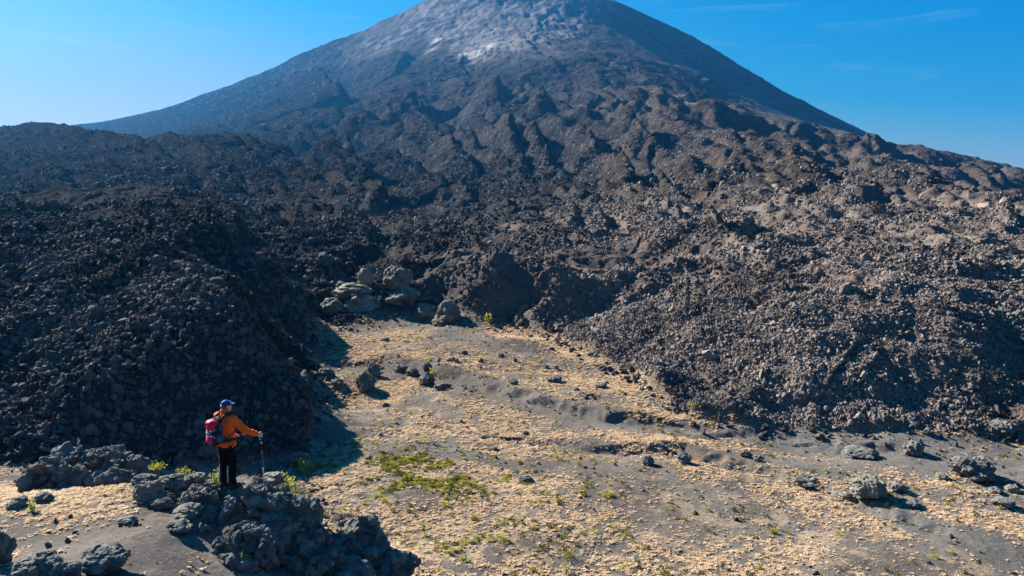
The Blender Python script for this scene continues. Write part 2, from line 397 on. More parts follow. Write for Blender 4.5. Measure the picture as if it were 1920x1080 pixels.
def lobe_field(a, t_):
    out = np.zeros_like(a)
    # warp so that the edges wander
    for pts, wl, wr, k, _ in SHAPES:
        P = np.array(pts); wl_, wr_ = wl / F0, wr / F0
        wl_t = wl_ * 1.7
        mg_ = max(3.2 * wl_t, 7 * wr_); lo = P.min(0) - mg_; hi = P.max(0) + mg_
        ja = np.where((t_[:, 0] > lo[1]) & (t_[:, 0] < hi[1]))[0]; ia = np.where((a[0] > lo[0]) & (a[0] < hi[0]))[0]
        if len(ja) == 0 or len(ia) == 0: continue
        sl = (slice(ja[0], ja[-1] + 1), slice(ia[0], ia[-1] + 1))
        aa, tt = a[sl], t_[sl]
        nzw = wr_ * 0.8
        aa = aa + nzw * (fbm2(aa / wr_ * 0.5, tt / wr_ * 0.5, 3, 5)) ; tt = tt + nzw * 2 * (fbm2(aa / wr_ * 0.5, tt / wr_ * 0.5, 3, 15))
        SL = np.r_[0, np.cumsum(np.hypot(*np.diff(P, axis=0).T))]; SL = SL / SL[-1]; gp = np.zeros(aa.shape)
        best = np.full(aa.shape, 1e9); sg = np.zeros(aa.shape); end = np.zeros(aa.shape)
        for i in range(len(P) - 1):
            d = P[i + 1] - P[i]; Ld = max(1e-9, np.hypot(*d))
            ea = aa - P[i, 0]; et = tt - P[i, 1]
            u = np.clip((ea * d[0] + et * d[1]) / Ld ** 2, 0, 1)
            dist = np.hypot(ea - u * d[0], et - u * d[1]); cr = d[0] * et - d[1] * ea
            nr = dist < best; best = np.where(nr, dist, best); sg = np.where(nr, np.sign(cr), sg); gp = np.where(nr, SL[i] + u * (SL[i + 1] - SL[i]), gp)
        # steep side: fall within wr, gentle side: within wl
        st = 1 - sst(0, 1, best / (wr_ * 1.3)); ge = np.exp(-(best / wl_t) ** 1.2)
        out[sl] += 2.1 * k * wr_ * (0.15 + 0.85 * sst(0, 0.35, gp)) * (0.4 + 0.6 * sst(0, 0.2, 1 - gp)) * np.where(sg > 0, st - 0.42 * np.exp(-(best / (wr_ * 3.2)) ** 2), 0.58 * ge)
    return out

LQc = lobe_field(GA, GT)
TA, TT = np.meshgrid(A1, T1)
def up(Gc, a, t_):
    fi = (a - Ac[0]) / (Ac[1] - Ac[0]); fj = (t_ - Tc[0]) / (Tc[1] - Tc[0])
    i = np.clip(np.floor(fi).astype(int), 0, len(Ac) - 2); j = np.clip(np.floor(fj).astype(int), 0, len(Tc) - 2)
    u = fi - i; v = fj - j
    return (Gc[j, i] * (1 - u) + Gc[j, i + 1] * u) * (1 - v) + (Gc[j + 1, i] * (1 - u) + Gc[j + 1, i + 1] * u) * v
Y = np.exp(TT); X = TA * Y
Q = up(Qc, TA, TT)
s_base = Q - CAMZ / Y
Q = Q + lobe_field(TA, TT)

# ------------------------------------------------------------------ lava / ash mask
VALLEY = [(-900,862),(0,866),(150,868),(300,870),(450,872),(560,850),(585,790),(580,700),(574,640),(578,596),(700,585),(800,575),(860,585),(940,598),(1020,628),
          (1085,648),(1130,675),(1180,705),(1240,745),(1300,782),(1370,797),(1450,805),(1600,812),(1920,822),(2900,840)]
vl = np.array([(c[0], c[1]) for c in (cast(px, py) for px, py in VALLEY)])
# valley if nearer than the toe line; the line is walked in angle, west part uses near edge
def inside_poly(poly, a, t_):
    r = np.zeros(a.shape, bool); n = len(poly)
    for i in range(n):
        x0, y0 = poly[i]; x1, y1 = poly[(i + 1) % n]
        c = ((y0 > t_) != (y1 > t_)) & (a < (x1 - x0) * (t_ - y0) / (y1 - y0 + 1e-12) + x0)
        r ^= c
    return r
poly = [(-3, vl[0][1])] + [tuple(v) for v in vl] + [(3, vl[-1][1]), (3, 0.5), (-3, 0.5)]
wa = TA + 0.012 * fbm2(X * 0.8, Y * 0.8, 4, 3); wt = TT + 0.02 * fbm2(X * 0.8 + 50, Y * 0.8, 4, 9)
lava = (~inside_poly(poly, wa, wt)).astype(np.float32)
# soften by a short box blur
def blur(m, n):
    k = np.ones(n) / n
    m = np.apply_along_axis(lambda v: np.convolve(v, k, 'same'), 0, m)
    return np.apply_along_axis(lambda v: np.convolve(v, k, 'same'), 1, m)
lava_s = blur(lava, 7)

PX = 960 + F0 * TA                     # approximate photo column (position survey only)
PY = 540 - F0 * np.tan(np.arctan(s_base) + PITCH)
def blob(cx, cy, rx, ry, ang=0.0, pw=1.0):
    """survey patch centred where the photo shows it, as a soft ellipse on the ground"""
    c, s_ = math.cos(rad(ang)), math.sin(rad(ang))
    dx, dy = PX - cx, PY - cy
    u = (dx * c + dy * s_) / rx; v = (-dx * s_ + dy * c) / ry
    return np.exp(-(u * u + v * v) ** pw)

cell = da * Y
far = sst(math.log(600), math.log(900), TT)
cone_smooth = sst(0.2, 0.8, blob(1430, 165, 300, 60, 31) + blob(1180, 40, 120, 60, 30) + blob(960, 60, 170, 75)*0.9 + blob(760,60,140,40,-25)*0.7) * sst(math.log(560), math.log(680), TT)
outcrop_rough = np.clip(blob(430, 925, 150, 30) + blob(600, 985, 70, 50) * 0.8 + blob(340, 960, 90, 35) * 0.6 + blob(140,900,110,25)*0.7, 0, 1) * (Y < 24)

# multi-scale relief
dz = np.zeros_like(Y)
amp_l = lava_s * (1 + 0.5 * sst(140, 60, Y)) * (1 - 0.80 * cone_smooth) * (1 + 0.5 * sst(120, 300, Y) * (1 - sst(500, 300, PX)) - 0.4 * sst(200, 300, Y) * sst(420, 250, PX))
for wl, k in ((0.45, 0.10), (0.9, 0.18), (2.0, 0.20), (4.5, 0.18), (10, 0.15), (24, 0.12), (60, 0.10), (140, 0.08)):
    vis = sst(1.2, 3.0, wl / cell) * (1 - sst(0.10, 0.30, wl / Y))     # resolvable, and not larger than the survey points describe
    if vis.max() <= 0: continue
    warpx = X / wl + 0.9 * fbm2(X / wl * 0.7, Y / wl * 0.7, 2, 41); warpy = Y / wl + 0.9 * fbm2(X / wl * 0.7 + 9, Y / wl * 0.7, 2, 43)
    f1, f2, cid = wor2(warpx, warpy, int(wl * 100))
    bl = (0.75 - f1) * 0.9 + 0.55 * (cid - 0.5)
    rg = 1 - 2 * np.abs(fbm2(X / wl * 0.8, Y / wl * 0.8, 2, int(wl * 50) + 3)) * 1.6
    dz += amp_l * (1 - 0.35 * sst(55, 110, Y) * (wl / Y > 0.012)) * vis * k * wl * (0.55 * bl + 0.6 * (rg - 0.7))
# flow lobes and gullies fanning down from the cone
lw1 = 0.9 * fbm2(TA * 6, TT * 4, 3, 141); lw2 = 0.9 * fbm2(TA * 6 + 9, TT * 4, 3, 142)
for fr, am in ((13.0, 0.0115), (34.0, 0.0085)):
    bil = np.abs(fbm2(TA * fr + (TA * 0 + TT * fr * 0.10) + lw1 * 1.4, TT * fr * 0.33 + lw2 * 1.2, 2, int(fr) + 150)) * 4
    dz += lava_s * (1 - 0.85 * cone_smooth) * Y * am * (np.minimum(bil, 1.2) - 0.55) * sst(math.log(75), math.log(120), TT) * (1 - sst(math.log(560), math.log(900), TT)) * (1 - 0.5 * sst(480, 300, PX) * sst(math.log(220), math.log(300), TT))
# ash: gentle relief
for wl, k in ((0.35, 0.035), (0.9, 0.04), (2.5, 0.035), (6, 0.03)):
    vis = sst(1.2, 3.0, wl / cell) * (1 - lava_s) * (Y < 90)
    dz += vis * k * wl * 2 * fbm2(X / wl, Y / wl, 3, int(wl * 10) + 7) * (1 + 1.5 * outcrop_rough)
for wl, k in ((0.3, 0.30), (0.8, 0.32)):
    f1, f2, cid = wor2(X / wl + 0.6 * fbm2(X / wl, Y / wl, 2, 4), Y / wl, 300 + int(wl * 10))
    dz += outcrop_rough * (1 - lava_s) * k * wl * ((0.6 - f1) + 0.7 * (cid - 0.5))
# cone: shallow pits and down-slope rills
ax = X - 0.0; rr = np.hypot(X - 4, Y - 1250); th = np.arctan2(X - 4, -(Y - 1250))
rill = fbm2(th * 70, rr / 260, 4, 61) 
f1, f2, cid = wor2(X / 20 + 1.2 * fbm2(X / 40, Y / 40, 3, 71), Y / 40, 88)
dz += (Y > 400) * cone_smooth * (sst(30, 350, rr) * (12 * rill + 3.0 * fbm2(th * 240, rr / 90, 3, 62)) * sst(1.2, 2.0, 14 / cell) * sst(1150, 1300, PX) + (1 - sst(1050, 1250, PX)) * (8 * sst(40, 420, rr) * (0.25 - np.abs(fbm2(th * 26 + 1.5 * fbm2(X / 60, Y / 60, 3, 72), rr / 170, 5, 94))) - 1.6 * sst(0.3, 0.1, f1) * (cid > 0.8) + 7 * fbm2(X / 26, Y / 40, 5, 93) + 3.0 * fbm2(X / 8, Y / 12, 3, 95)))
# summit skyline roughness
sz = Q * Y - CAMZ + dz
Z = CAMZ + sz
s_fin = sz / Y

# ------------------------------------------------------------------ ground albedo
def mixc(c, col, f): return c * (1 - f[..., None]) + np.array(col, np.float32) * f[..., None]
col = np.zeros(Y.shape + (3,), np.float32)
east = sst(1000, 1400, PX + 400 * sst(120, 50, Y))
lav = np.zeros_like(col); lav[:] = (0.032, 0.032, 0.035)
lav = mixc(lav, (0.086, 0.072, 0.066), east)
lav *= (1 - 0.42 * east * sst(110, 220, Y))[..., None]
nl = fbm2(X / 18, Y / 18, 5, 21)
lav *= ((1 + 1.1 * nl) * (1 - 0.72 * sst(700, 350, PX) * sst(120, 220, Y)) * (1 - 0.3 * sst(900, 600, PX)))[..., None]  # left lava darkened as well, partly to deepen its shaded faces
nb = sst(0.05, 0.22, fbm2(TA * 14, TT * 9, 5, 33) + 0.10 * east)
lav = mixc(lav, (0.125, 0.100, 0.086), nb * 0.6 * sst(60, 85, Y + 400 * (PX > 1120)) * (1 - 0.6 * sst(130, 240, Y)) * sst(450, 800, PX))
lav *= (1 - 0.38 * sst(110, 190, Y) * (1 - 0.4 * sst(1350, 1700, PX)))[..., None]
# speckle: pale blocks, relative to distance so it shows on the far slopes as well
f1, f2, cid = wor2(TA * 330, TT * 200, 17)
pale = (cid > 0.88) * sst(0.45, 0.15, f1) * sst(70, 160, Y)
lav = mixc(lav, (0.17, 0.155, 0.14), pale * 0.55)
ash = np.zeros_like(col); ash[:] = (0.092, 0.082, 0.076)
nA = fbm2(X / 2.5, Y / 2.5, 5, 51)
ash *= (1 + 0.9 * nA)[..., None]
# fine litter of straw
st = np.clip(sst(-0.02, 0.16, fbm2(X * 2.4, Y * 2.4, 4, 81)) * sst(-0.12, 0.10, fbm2(X / 4, Y / 4, 4, 82)), 0, 1)
bare = np.clip(blob(1180, 800, 150, 16, 8) + blob(1000, 760, 160, 14, 14) + blob(900, 720, 80, 14, 12) + blob(1640, 850, 170, 26) + blob(1750, 870, 120, 25, 8)
               + blob(860, 660, 160, 30, 12) + blob(1480, 860, 150, 12, 14) + blob(250, 1010, 200, 60) + blob(1850, 1000, 140, 26, 16) + blob(760, 790, 60, 10)
               + blob(800, 850, 100, 14) + blob(1120, 870, 130, 16, 6) + blob(1850,830,140,14), 0, 1)
def band(pts, hw, pw=2):
    P = np.array(pts, float); best = np.full(Y.shape, 1e9)
    j0 = PY > P[:, 1].min() - 4 * hw; sel = j0 & (PY < P[:, 1].max() + 4 * hw) & (PX > P[:, 0].min() - 6 * hw) & (PX < P[:, 0].max() + 6 * hw)
    px, py = PX[sel], PY[sel]; py = py + hw * 1.6 * fbm2(px / 60, py / 30, 3, 71); b_ = np.full(px.shape, 1e9)
    for i in range(len(P) - 1):
        d = P[i + 1] - P[i]; u = np.clip(((px - P[i, 0]) * d[0] + (py - P[i, 1]) * d[1]) / (d @ d), 0, 1)
        b_ = np.minimum(b_, np.hypot((px - P[i, 0] - u * d[0]) * 0.6, py - P[i, 1] - u * d[1]))
    best[sel] = b_; return np.exp(-(best / hw) ** pw)
bare = np.clip(bare * 0.8 + band([(640,692),(760,690),(860,712),(960,748),(1100,780),(1250,803),(1400,815),(1500,822)], 13, 4) + band([(1300,850),(1420,868),(1500,885),(1600,905)], 11, 4)
               + band([(1700,960),(1800,1000),(1940,1060)], 22, 3) + band([(700,852),(850,846),(1000,872),(1150,890)], 12, 3) + band([(1480,825),(1650,832),(1800,850),(1950,870)], 26, 4)
               + band([(730,590),(800,612),(900,640),(1000,655)], 14, 3) + band([(830,1070),(900,1085)], 10), 0, 1)
straw = st * (1 - 0.9 * bare)
crest = np.clip(blob(1150, 690, 90, 5, 24) + blob(1060, 660, 70, 5, 26) + blob(1300, 785, 130, 6, 8) + blob(900, 705, 90, 4, 14) + blob(1250, 830, 200, 6, 6) + blob(1820, 975, 120, 10, 14), 0, 1)
straw = np.clip(straw + 0.8 * crest * (0.5 + st), 0, 1)
ash = mixc(ash, (0.30, 0.22, 0.15), straw * 0.4)
ash = mixc(ash, (0.085, 0.085, 0.085), bare * 0.55 * sst(1400, 1550, PX))
moss = np.clip(blob(630, 635, 30, 6) + blob(690, 728, 24, 7) + blob(110, 935, 60, 7, -14) + blob(200, 925, 45, 5, -12), 0, 1) * sst(-0.05, 0.08, fbm2(X * 3, Y * 3, 3, 66))
ash = mixc(ash, (0.26, 0.20, 0.03), moss)
rust = np.clip(blob(1310, 868, 45, 10) + blob(1100, 852, 30, 6) + blob(100, 960, 60, 8, -20) + blob(380, 1045, 30, 8), 0, 1) * sst(-0.1, 0.1, fbm2(X * 3, Y * 3, 3, 67))
ash = mixc(ash, (0.20, 0.105, 0.045), rust * 0.8)
scorch = np.clip(blob(830, 700, 260, 30, 12), 0, 1) * sst(0.0, 0.1, fbm2(X / 1.2, Y / 1.2, 4, 68))
ash = mixc(ash, (0.065, 0.055, 0.055), scorch * 0.7)
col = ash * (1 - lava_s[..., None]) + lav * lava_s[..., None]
col = mixc(col, (0.070, 0.066, 0.066), np.clip(outcrop_rough, 0, 1) * 0.7 * sst(-0.15, 0.1, fbm2(X * 1.5, Y * 1.5, 4, 63)))
# volcano cinder and ash
cz = sst(math.log(520), math.log(700), TT)
coneA = np.zeros_like(col); coneA[:] = (0.044, 0.042, 0.044)
nC = fbm2(X / 60, Y / 100, 6, 101)
coneA *= (1 + 1.0 * nC)[..., None]
lightp = np.clip(blob(940, 62, 110, 52) * 1.0 + blob(1010, 20, 100, 34) * 0.8 + blob(740, 70, 130, 30, -26) * 0.45 + blob(560, 150, 110, 22, -28) * 0.4, 0, 1) * (0.5 + 1.3 * sst(-0.25, 0.2, nC))
coneA = mixc(coneA, (0.185, 0.175, 0.172), np.clip(lightp * (0.35 + 1.3 * sst(-0.1, 0.12, fbm2(X / 9, Y / 14, 4, 131))), 0, 1) * 0.62)
brt = np.clip(blob(900, 100, 45, 10, -10) + blob(820, 85, 30, 7, -50) + blob(875, 110, 20, 6), 0, 1)
coneA = mixc(coneA, (0.33, 0.30, 0.28), brt * sst(-0.1, 0.1, fbm2(X / 14, Y / 20, 3, 111)))
coneA *= (1 - 0.6 * sst(720, 420, PX) * sst(110, 200, PY - (560 - PX) * 0.25) )[..., None]  # shadow over the lower left of the cone, put into the albedo
scree = sst(1100, 1250, PX + (PY - 100) * -0.9)
coneA = mixc(coneA, (0.055, 0.058, 0.062), scree * 0.75)
coneA *= (1 + (1.5 * rill + 1.0 * fbm2(th * 260, rr / 40, 4, 64)) * scree)[..., None]
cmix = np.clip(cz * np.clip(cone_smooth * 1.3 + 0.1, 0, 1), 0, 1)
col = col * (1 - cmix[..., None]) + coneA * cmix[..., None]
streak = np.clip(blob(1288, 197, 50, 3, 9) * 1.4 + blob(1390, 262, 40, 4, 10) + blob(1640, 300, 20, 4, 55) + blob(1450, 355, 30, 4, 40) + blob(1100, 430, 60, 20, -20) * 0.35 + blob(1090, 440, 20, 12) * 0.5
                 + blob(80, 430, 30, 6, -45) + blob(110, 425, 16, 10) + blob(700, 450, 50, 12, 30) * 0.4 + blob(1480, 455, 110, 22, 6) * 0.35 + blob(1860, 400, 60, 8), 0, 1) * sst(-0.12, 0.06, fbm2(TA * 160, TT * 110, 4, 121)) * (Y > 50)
col = mixc(col, (0.26, 0.205, 0.165), np.clip(streak, 0, 1) * 0.75)  # tan ground, with sunlit streaks painted into the colour too
col = np.clip(col, 0.012, 0.6)

nr, nc = Y.shape
verts = np.stack([X, Y, Z], -1).reshape(-1, 3)
idx = np.arange(nr * nc, dtype=np.int32).reshape(nr, nc)
quads = np.stack([idx[:-1, :-1], idx[:-1, 1:], idx[1:, 1:], idx[1:, :-1]], -1).reshape(-1, 4)
ter = mesh_obj('ground', verts, quads, M_ter, smooth=True)
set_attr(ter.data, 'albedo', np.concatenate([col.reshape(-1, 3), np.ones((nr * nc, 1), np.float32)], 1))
set_attr(ter.data, 'lava', (lava_s * sst(60, 200, Y)).reshape(-1), 'FLOAT')
tag(ter, kind='structure')
print('TERRAIN', nr, nc, nr * nc)

# wide low ground out to the horizon, below everything else
M_plain = simple_mat('far_plain', (0.06, 0.062, 0.05), 0.95, 0.3, 0.01)
pv = [(-2000, -300, -45.0), (2000, -300, -45.0), (2000, 1740, -45.0), (-2000, 1740, -45.0)]
pf = [(0, 1, 2, 3)]
tag(mesh_obj('plain', pv, pf, M_plain), kind='structure')

# ------------------------------------------------------------------ placing on the ground
def ground_at(px, py):
    a, tt = cast(px, py, s_fin, A1, T1); Yv = math.exp(tt); _, s = pix(px, py)
    return Vector((a * Yv, Yv, CAMZ + s * Yv))
def height_xy(x, y):
    a = x / y; tt = math.log(y)
    i = int(np.clip(np.searchsorted(A1, a), 1, nc - 1)); j = int(np.clip(np.searchsorted(T1, tt), 1, nr - 1))
    fa = (a - A1[i - 1]) / (A1[i] - A1[i - 1]); ft = (tt - T1[j - 1]) / (T1[j] - T1[j - 1])
    return float((Z[j - 1, i - 1] * (1 - fa) + Z[j - 1, i] * fa) * (1 - ft) + (Z[j, i - 1] * (1 - fa) + Z[j, i] * fa) * ft)

_ico = {}
def ico(n):
    if n not in _ico:
        bm = bmesh.new(); bmesh.ops.create_icosphere(bm, subdivisions=n, radius=1)
        v = np.array([x.co[:] for x in bm.verts]); f = np.array([[q.index for q in p.verts] for p in bm.faces]); bm.free()
        _ico[n] = (v, f)
    return _ico[n]
def rock_shape(seed, n=4, crag=0.30, angular=0.55, squash=(1, 1, 0.75)):
    v, f = ico(n); v = v.copy(); rg = np.random.RandomState(seed)
    # chop with random planes -> angular block
    for k in range(int(9 + 8 * angular)):
        nrm = rg.normal(size=3); nrm /= np.linalg.norm(nrm); d0 = rg.uniform(0.62, 0.92)
        d = v @ nrm; over = np.maximum(0, d - d0); v = v - nrm * over[:, None] * (0.85 * angular + 0.15)
    off = rg.uniform(-50, 50, 3)
    nrm = v / np.linalg.norm(v, axis=1)[:, None]
    f1, f2, cid = wor3(v * 2.2 + off, 5); v = v + nrm * (crag * 0.6 * (0.45 - f1) + crag * 0.85 * (cid - 0.5))[:, None]
    v = v + nrm * (crag * 1.0 * fbm3(v * 2.6 + off, 4, 3))[:, None]
    if n >= 4:
        f1, f2, cid = wor3(v * 6.0 + off, 8); v = v + nrm * (crag * 0.30 * (0.5 - f1))[:, None]
        v = v + nrm * (crag * 0.35 * fbm3(v * 11 + off, 3, 31))[:, None]
    return v * np.array(squash), f

# ------------------------------------------------------------------ haze
def box(name, lo, hi, mat):
    v = [(x, y, z) for x in (lo[0], hi[0]) for y in (lo[1], hi[1]) for z in (lo[2], hi[2])]
    f = [(0, 1, 3, 2), (4, 6, 7, 5), (0, 4, 5, 1), (2, 3, 7, 6), (0, 2, 6, 4), (1, 5, 7, 3)]
    return mesh_obj(name, v, f, mat)
hm = bpy.data.materials.new('haze_air'); hm.use_nodes = True; hn = hm.node_tree
hn.nodes.clear(); ho = hn.nodes.new('ShaderNodeOutputMaterial'); hv = hn.nodes.new('ShaderNodeVolumePrincipled')
hv.inputs['Color'].default_value = (0.05, 0.33, 0.85, 1); hv.inputs['Density'].default_value = 0.0001; hv.inputs['Anisotropy'].default_value = 0.5
hn.links.new(hv.outputs[0], ho.inputs['Volume'])
haze = box('haze', (-2020, -320, -46.2), (2020, 1760, 400), hm); tag(haze, kind='stuff', label='thin blue haze in the air between the viewer and the volcano', cat='haze')

# ------------------------------------------------------------------ rubble scattered over the flows
def gn_scatter(name, pts, rots, scales, protos, kind_label, cat):
    """one object: points carrying instances of the given meshes"""
    me = bpy.data.meshes.new(name); me.vertices.add(len(pts)); me.vertices.foreach_set('co', np.asarray(pts, np.float32).ravel())
    o = bpy.data.objects.new(name, me); C.objects.link(o)
    set_attr(me, 'rot', rots, 'FLOAT_VECTOR'); set_attr(me, 'scl', scales, 'FLOAT_VECTOR')
    ng = bpy.data.node_groups.new(name + '_nodes', 'GeometryNodeTree')
    ng.interface.new_socket('Geometry', in_out='INPUT', socket_type='NodeSocketGeometry')
    ng.interface.new_socket('Geometry', in_out='OUTPUT', socket_type='NodeSocketGeometry')
    gi = ng.nodes.new('NodeGroupInput'); go = ng.nodes.new('NodeGroupOutput')
    ip = ng.nodes.new('GeometryNodeInstanceOnPoints'); g2 = ng.nodes.new('GeometryNodeGeometryToInstance')
    for p in protos[::-1]:
        oi = ng.nodes.new('GeometryNodeObjectInfo'); oi.inputs['Object'].default_value = p; oi.inputs['As Instance'].default_value = True
        ng.links.new(oi.outputs['Geometry'], g2.inputs[0])
    ng.links.new(gi.outputs[0], ip.inputs['Points']); ng.links.new(g2.outputs[0], ip.inputs['Instance'])
    ip.inputs['Pick Instance'].default_value = True
    for an, sock in (('rot', 'Rotation'), ('scl', 'Scale')):
        na = ng.nodes.new('GeometryNodeInputNamedAttribute'); na.data_type = 'FLOAT_VECTOR'; na.inputs['Name'].default_value = an
        ng.links.new(na.outputs[0], ip.inputs[sock])
    ri = ng.nodes.new('FunctionNodeRandomValue'); ri.data_type = 'INT'
    ri.inputs[4].default_value = 0; ri.inputs[5].default_value = len(protos) - 1
    ng.links.new(ri.outputs[2], ip.inputs['Instance Index'])
    ng.links.new(ip.outputs[0], go.inputs[0])
    md = o.modifiers.new('scatter', 'NODES'); md.node_group = ng
    return tag(o, kind_label, cat, None, 'stuff')

hidden = bpy.data.collections.new('scatter_sources')      # not linked to the scene: only sources for the scatters
def proto(name, v, f, mat, smooth=False):
    o = mesh_obj(name, v, f, mat, smooth=smooth); C.objects.unlink(o); hidden.objects.link(o); return o
rs = np.random.RandomState(7)
stones_l, stones_r = [], []
for k in range(9):
    v, f = rock_shape(100 + k, 3 if k < 4 else 2, 0.24, 1.6, (1, rs.uniform(0.55, 0.95), rs.uniform(0.4, 0.8)))
    stones_l.append(proto('dark_stone', v, f, M_rub_l)); stones_r.append(proto('brown_stone', v, f, M_rub_r))

def pick(weight, n, seed):
    wgt = weight.ravel().astype(np.float64); c = np.cumsum(wgt); r = np.random.RandomState(seed).uniform(0, c[-1], n)
    k = np.searchsorted(c, r); return np.clip(k, 0, len(c) - 1)
dTT = np.gradient(T1)[:, None] * np.ones(nc)[None]; dAA = np.ones(nr)[:, None] * np.gradient(A1)[None]
area = dTT * dAA * Y * Y
inb = (np.abs(TA) < 0.82)
clump = sst(-0.25, 0.15, fbm2(X / 5, Y / 5, 4, 201))
clump2 = sst(-0.12, 0.10, fbm2(TA * 12, TT * 7, 5, 203)) * (0.3 + 0.7 * clump)
def rubble(name, mask, bands, protos, lab, seed):
    P, Rr, Sx = [], [], []; rg = np.random.RandomState(seed)
    for (y0, y1, n, smin, smax, pw) in bands:
        k = pick(area * (Y >= y0) * (Y < y1) * mask * inb * (0.05 + 0.95 * np.where(Y < 55, 0.3 + 0.7 * clump, clump2)), n, seed + int(y0))
        sz = smin * (smax / smin) ** (rg.uniform(0, 1, n) ** pw)
        p = verts[k].copy(); p[:, 0] += rg.uniform(-.5, .5, n) * cell.ravel()[k] * 1.5; p[:, 1] += rg.uniform(-.5, .5, n) * cell.ravel()[k] * 1.5
        p[:, 2] += sz * 0.12
        P.append(p); Rr.append(rg.uniform(0, 2 * np.pi, (n, 3)))
        Sx.append((sz * 0.5)[:, None] * rg.uniform(0.55, 1.45, (n, 3)))
    return gn_scatter(name, np.concatenate(P), np.concatenate(Rr), np.concatenate(Sx), protos, lab, 'lava rubble')
head_b = np.clip(blob(735, 565, 150, 38), 0, 1)
lm = (lava_s > 0.55) * (1 - 0.7 * sst(0.3, 0.6, head_b)) * (1 - 0.6 * cone_smooth) * (1 - 0.85 * (Y > 220) * (PX < 420))
westm = (PX < 1040)
rubble('lava_rubble', lm * westm, ((22, 60, 260, 0.45, 0.95, 2.0), (22, 45, 80000, 0.06, 0.45, 3.0), (45, 75, 48000, 0.11, 0.62, 2.8), (75, 150, 46000, 0.20, 0.95, 2.8), (150, 460, 40000, 0.4, 1.7, 2.8)), stones_l,
       'dark blocky lava rubble covering the left and middle flows', 11)
rubble('lava_rubble', lm * (~westm), ((22, 60, 200, 0.4, 0.8, 2.0), (22, 45, 115000, 0.055, 0.30, 2.8), (45, 75, 52000, 0.11, 0.50, 2.8), (75, 150, 44000, 0.20, 0.85, 2.8), (150, 460, 38000, 0.4, 1.7, 2.8)), stones_r,
       'brown blocky lava rubble covering the long slope on the right', 12)
edge = blur(lava, 71) * (lava_s < 0.5) * (TT < math.log(75)) * (Y > 20)
k = pick(area * edge ** 1.5 * inb, 2600, 61); n = len(k); rg = np.random.RandomState(6); sz = 0.05 * (0.5 / 0.05) ** (rg.uniform(0, 1, n) ** 3)
gn_scatter('lava_rubble', verts[k] + np.c_[rg.uniform(-.05, .05, (n, 2)), sz * 0.12], rg.uniform(0, 6.28, (n, 3)), (sz * .5)[:, None] * rg.uniform(.6, 1.4, (n, 3)), stones_l,
           'stray blocks fallen from the lava fronts onto the ash at their feet', 'lava rubble')
# cinders in the valley
vm_ = (lava_s < 0.5) & (Y < 75)
k = pick(area * vm_ * inb * (0.1 + scorch * 1.3 + 0.6 * outcrop_rough + 0.15 * bare) * (Y > 8), 6500, 31)
rg = np.random.RandomState(5); n = len(k); sz = 0.02 * (0.22 / 0.02) ** (rg.uniform(0, 1, n) ** 4)
gn_scatter('cinders', verts[k] + np.c_[rg.uniform(-.05, .05, (n, 2)), sz * 0.1], rg.uniform(0, 6.28, (n, 3)), (sz * .5)[:, None] * rg.uniform(.7, 1.3, (n, 3)), stones_l,
           'small loose cinders strewn over the ash of the valley floor', 'cinders')

# ------------------------------------------------------------------ dry grass and ground cover
def blade_clump(seed, n, h, spread, w_):
    rg = np.random.RandomState(seed); V_, F_ = [], []
    for i in range(n):
        az = rg.uniform(0, 6.28); ln = rg.uniform(0.35, 1.0) * spread; hh = h * rg.uniform(0.5, 1.0); wd = w_ * rg.uniform(0.6, 1.3)
        bx, by = rg.uniform(-.25, .25, 2) * spread; dx, dy = math.cos(az), math.sin(az); nx, ny = -dy * wd, dx * wd
        b0 = len(V_)
        V_ += [(bx - nx, by - ny, -0.01), (bx + nx, by + ny, -0.01), (bx + dx * ln * .5 + nx * .8, by + dy * ln * .5 + ny * .8, hh * .8), (bx + dx * ln * .5 - nx * .8, by + dy * ln * .5 - ny * .8, hh * .8),
               (bx + dx * ln + nx * .2, by + dy * ln + ny * .2, hh * .75), (bx + dx * ln - nx * .2, by + dy * ln - ny * .2, hh * .75)]
        F_ += [(b0, b0 + 1, b0 + 2, b0 + 3), (b0 + 3, b0 + 2, b0 + 4, b0 + 5)]
    return np.array(V_), np.array(F_)
def leaf_mat(name, c1, c2, trans=0.25):
    m, t, b = new_mat(name); nd = t.nodes; lk = t.links
    oi = nd.new('ShaderNodeObjectInfo'); g = nd.new('ShaderNodeNewGeometry')
    ad = nd.new('ShaderNodeMath'); ad.operation = 'ADD'; lk.new(oi.outputs['Random'], ad.inputs[0]); lk.new(g.outputs['Random Per Island'], ad.inputs[1])
    hf = nd.new('ShaderNodeMath'); hf.operation = 'MULTIPLY'; hf.inputs[1].default_value = 0.5; lk.new(ad.outputs[0], hf.inputs[0])
    r = nd.new('ShaderNodeValToRGB'); r.color_ramp.elements[0].color = c1 + (1,); r.color_ramp.elements[1].color = c2 + (1,)
    r.color_ramp.elements[0].position = 0.2; r.color_ramp.elements[1].position = 0.8
    lk.new(hf.outputs[0], r.inputs[0]); lk.new(r.outputs[0], b.inputs['Base Color']); b.inputs['Roughness'].default_value = 0.7; b.inputs['Specular IOR Level'].default_value = 0.1
    tr = nd.new('ShaderNodeBsdfTranslucent'); lk.new(r.outputs[0], tr.inputs['Color'])
    ms = nd.new('ShaderNodeMixShader'); ms.inputs[0].default_value = trans
    out = nd['Material Output']; lk.new(b.outputs[0], ms.inputs[1]); lk.new(tr.outputs[0], ms.inputs[2]); lk.new(ms.outputs[0], out.inputs['Surface'])
    return m
M_straw = leaf_mat('dry_grass', (0.42, 0.295, 0.18), (0.75, 0.57, 0.395), 0.35)
M_green = leaf_mat('green_leaves', (0.13, 0.13, 0.015), (0.42, 0.40, 0.05), 0.35)
M_olive = leaf_mat('olive_leaves', (0.05, 0.055, 0.012), (0.18, 0.17, 0.03), 0.3)
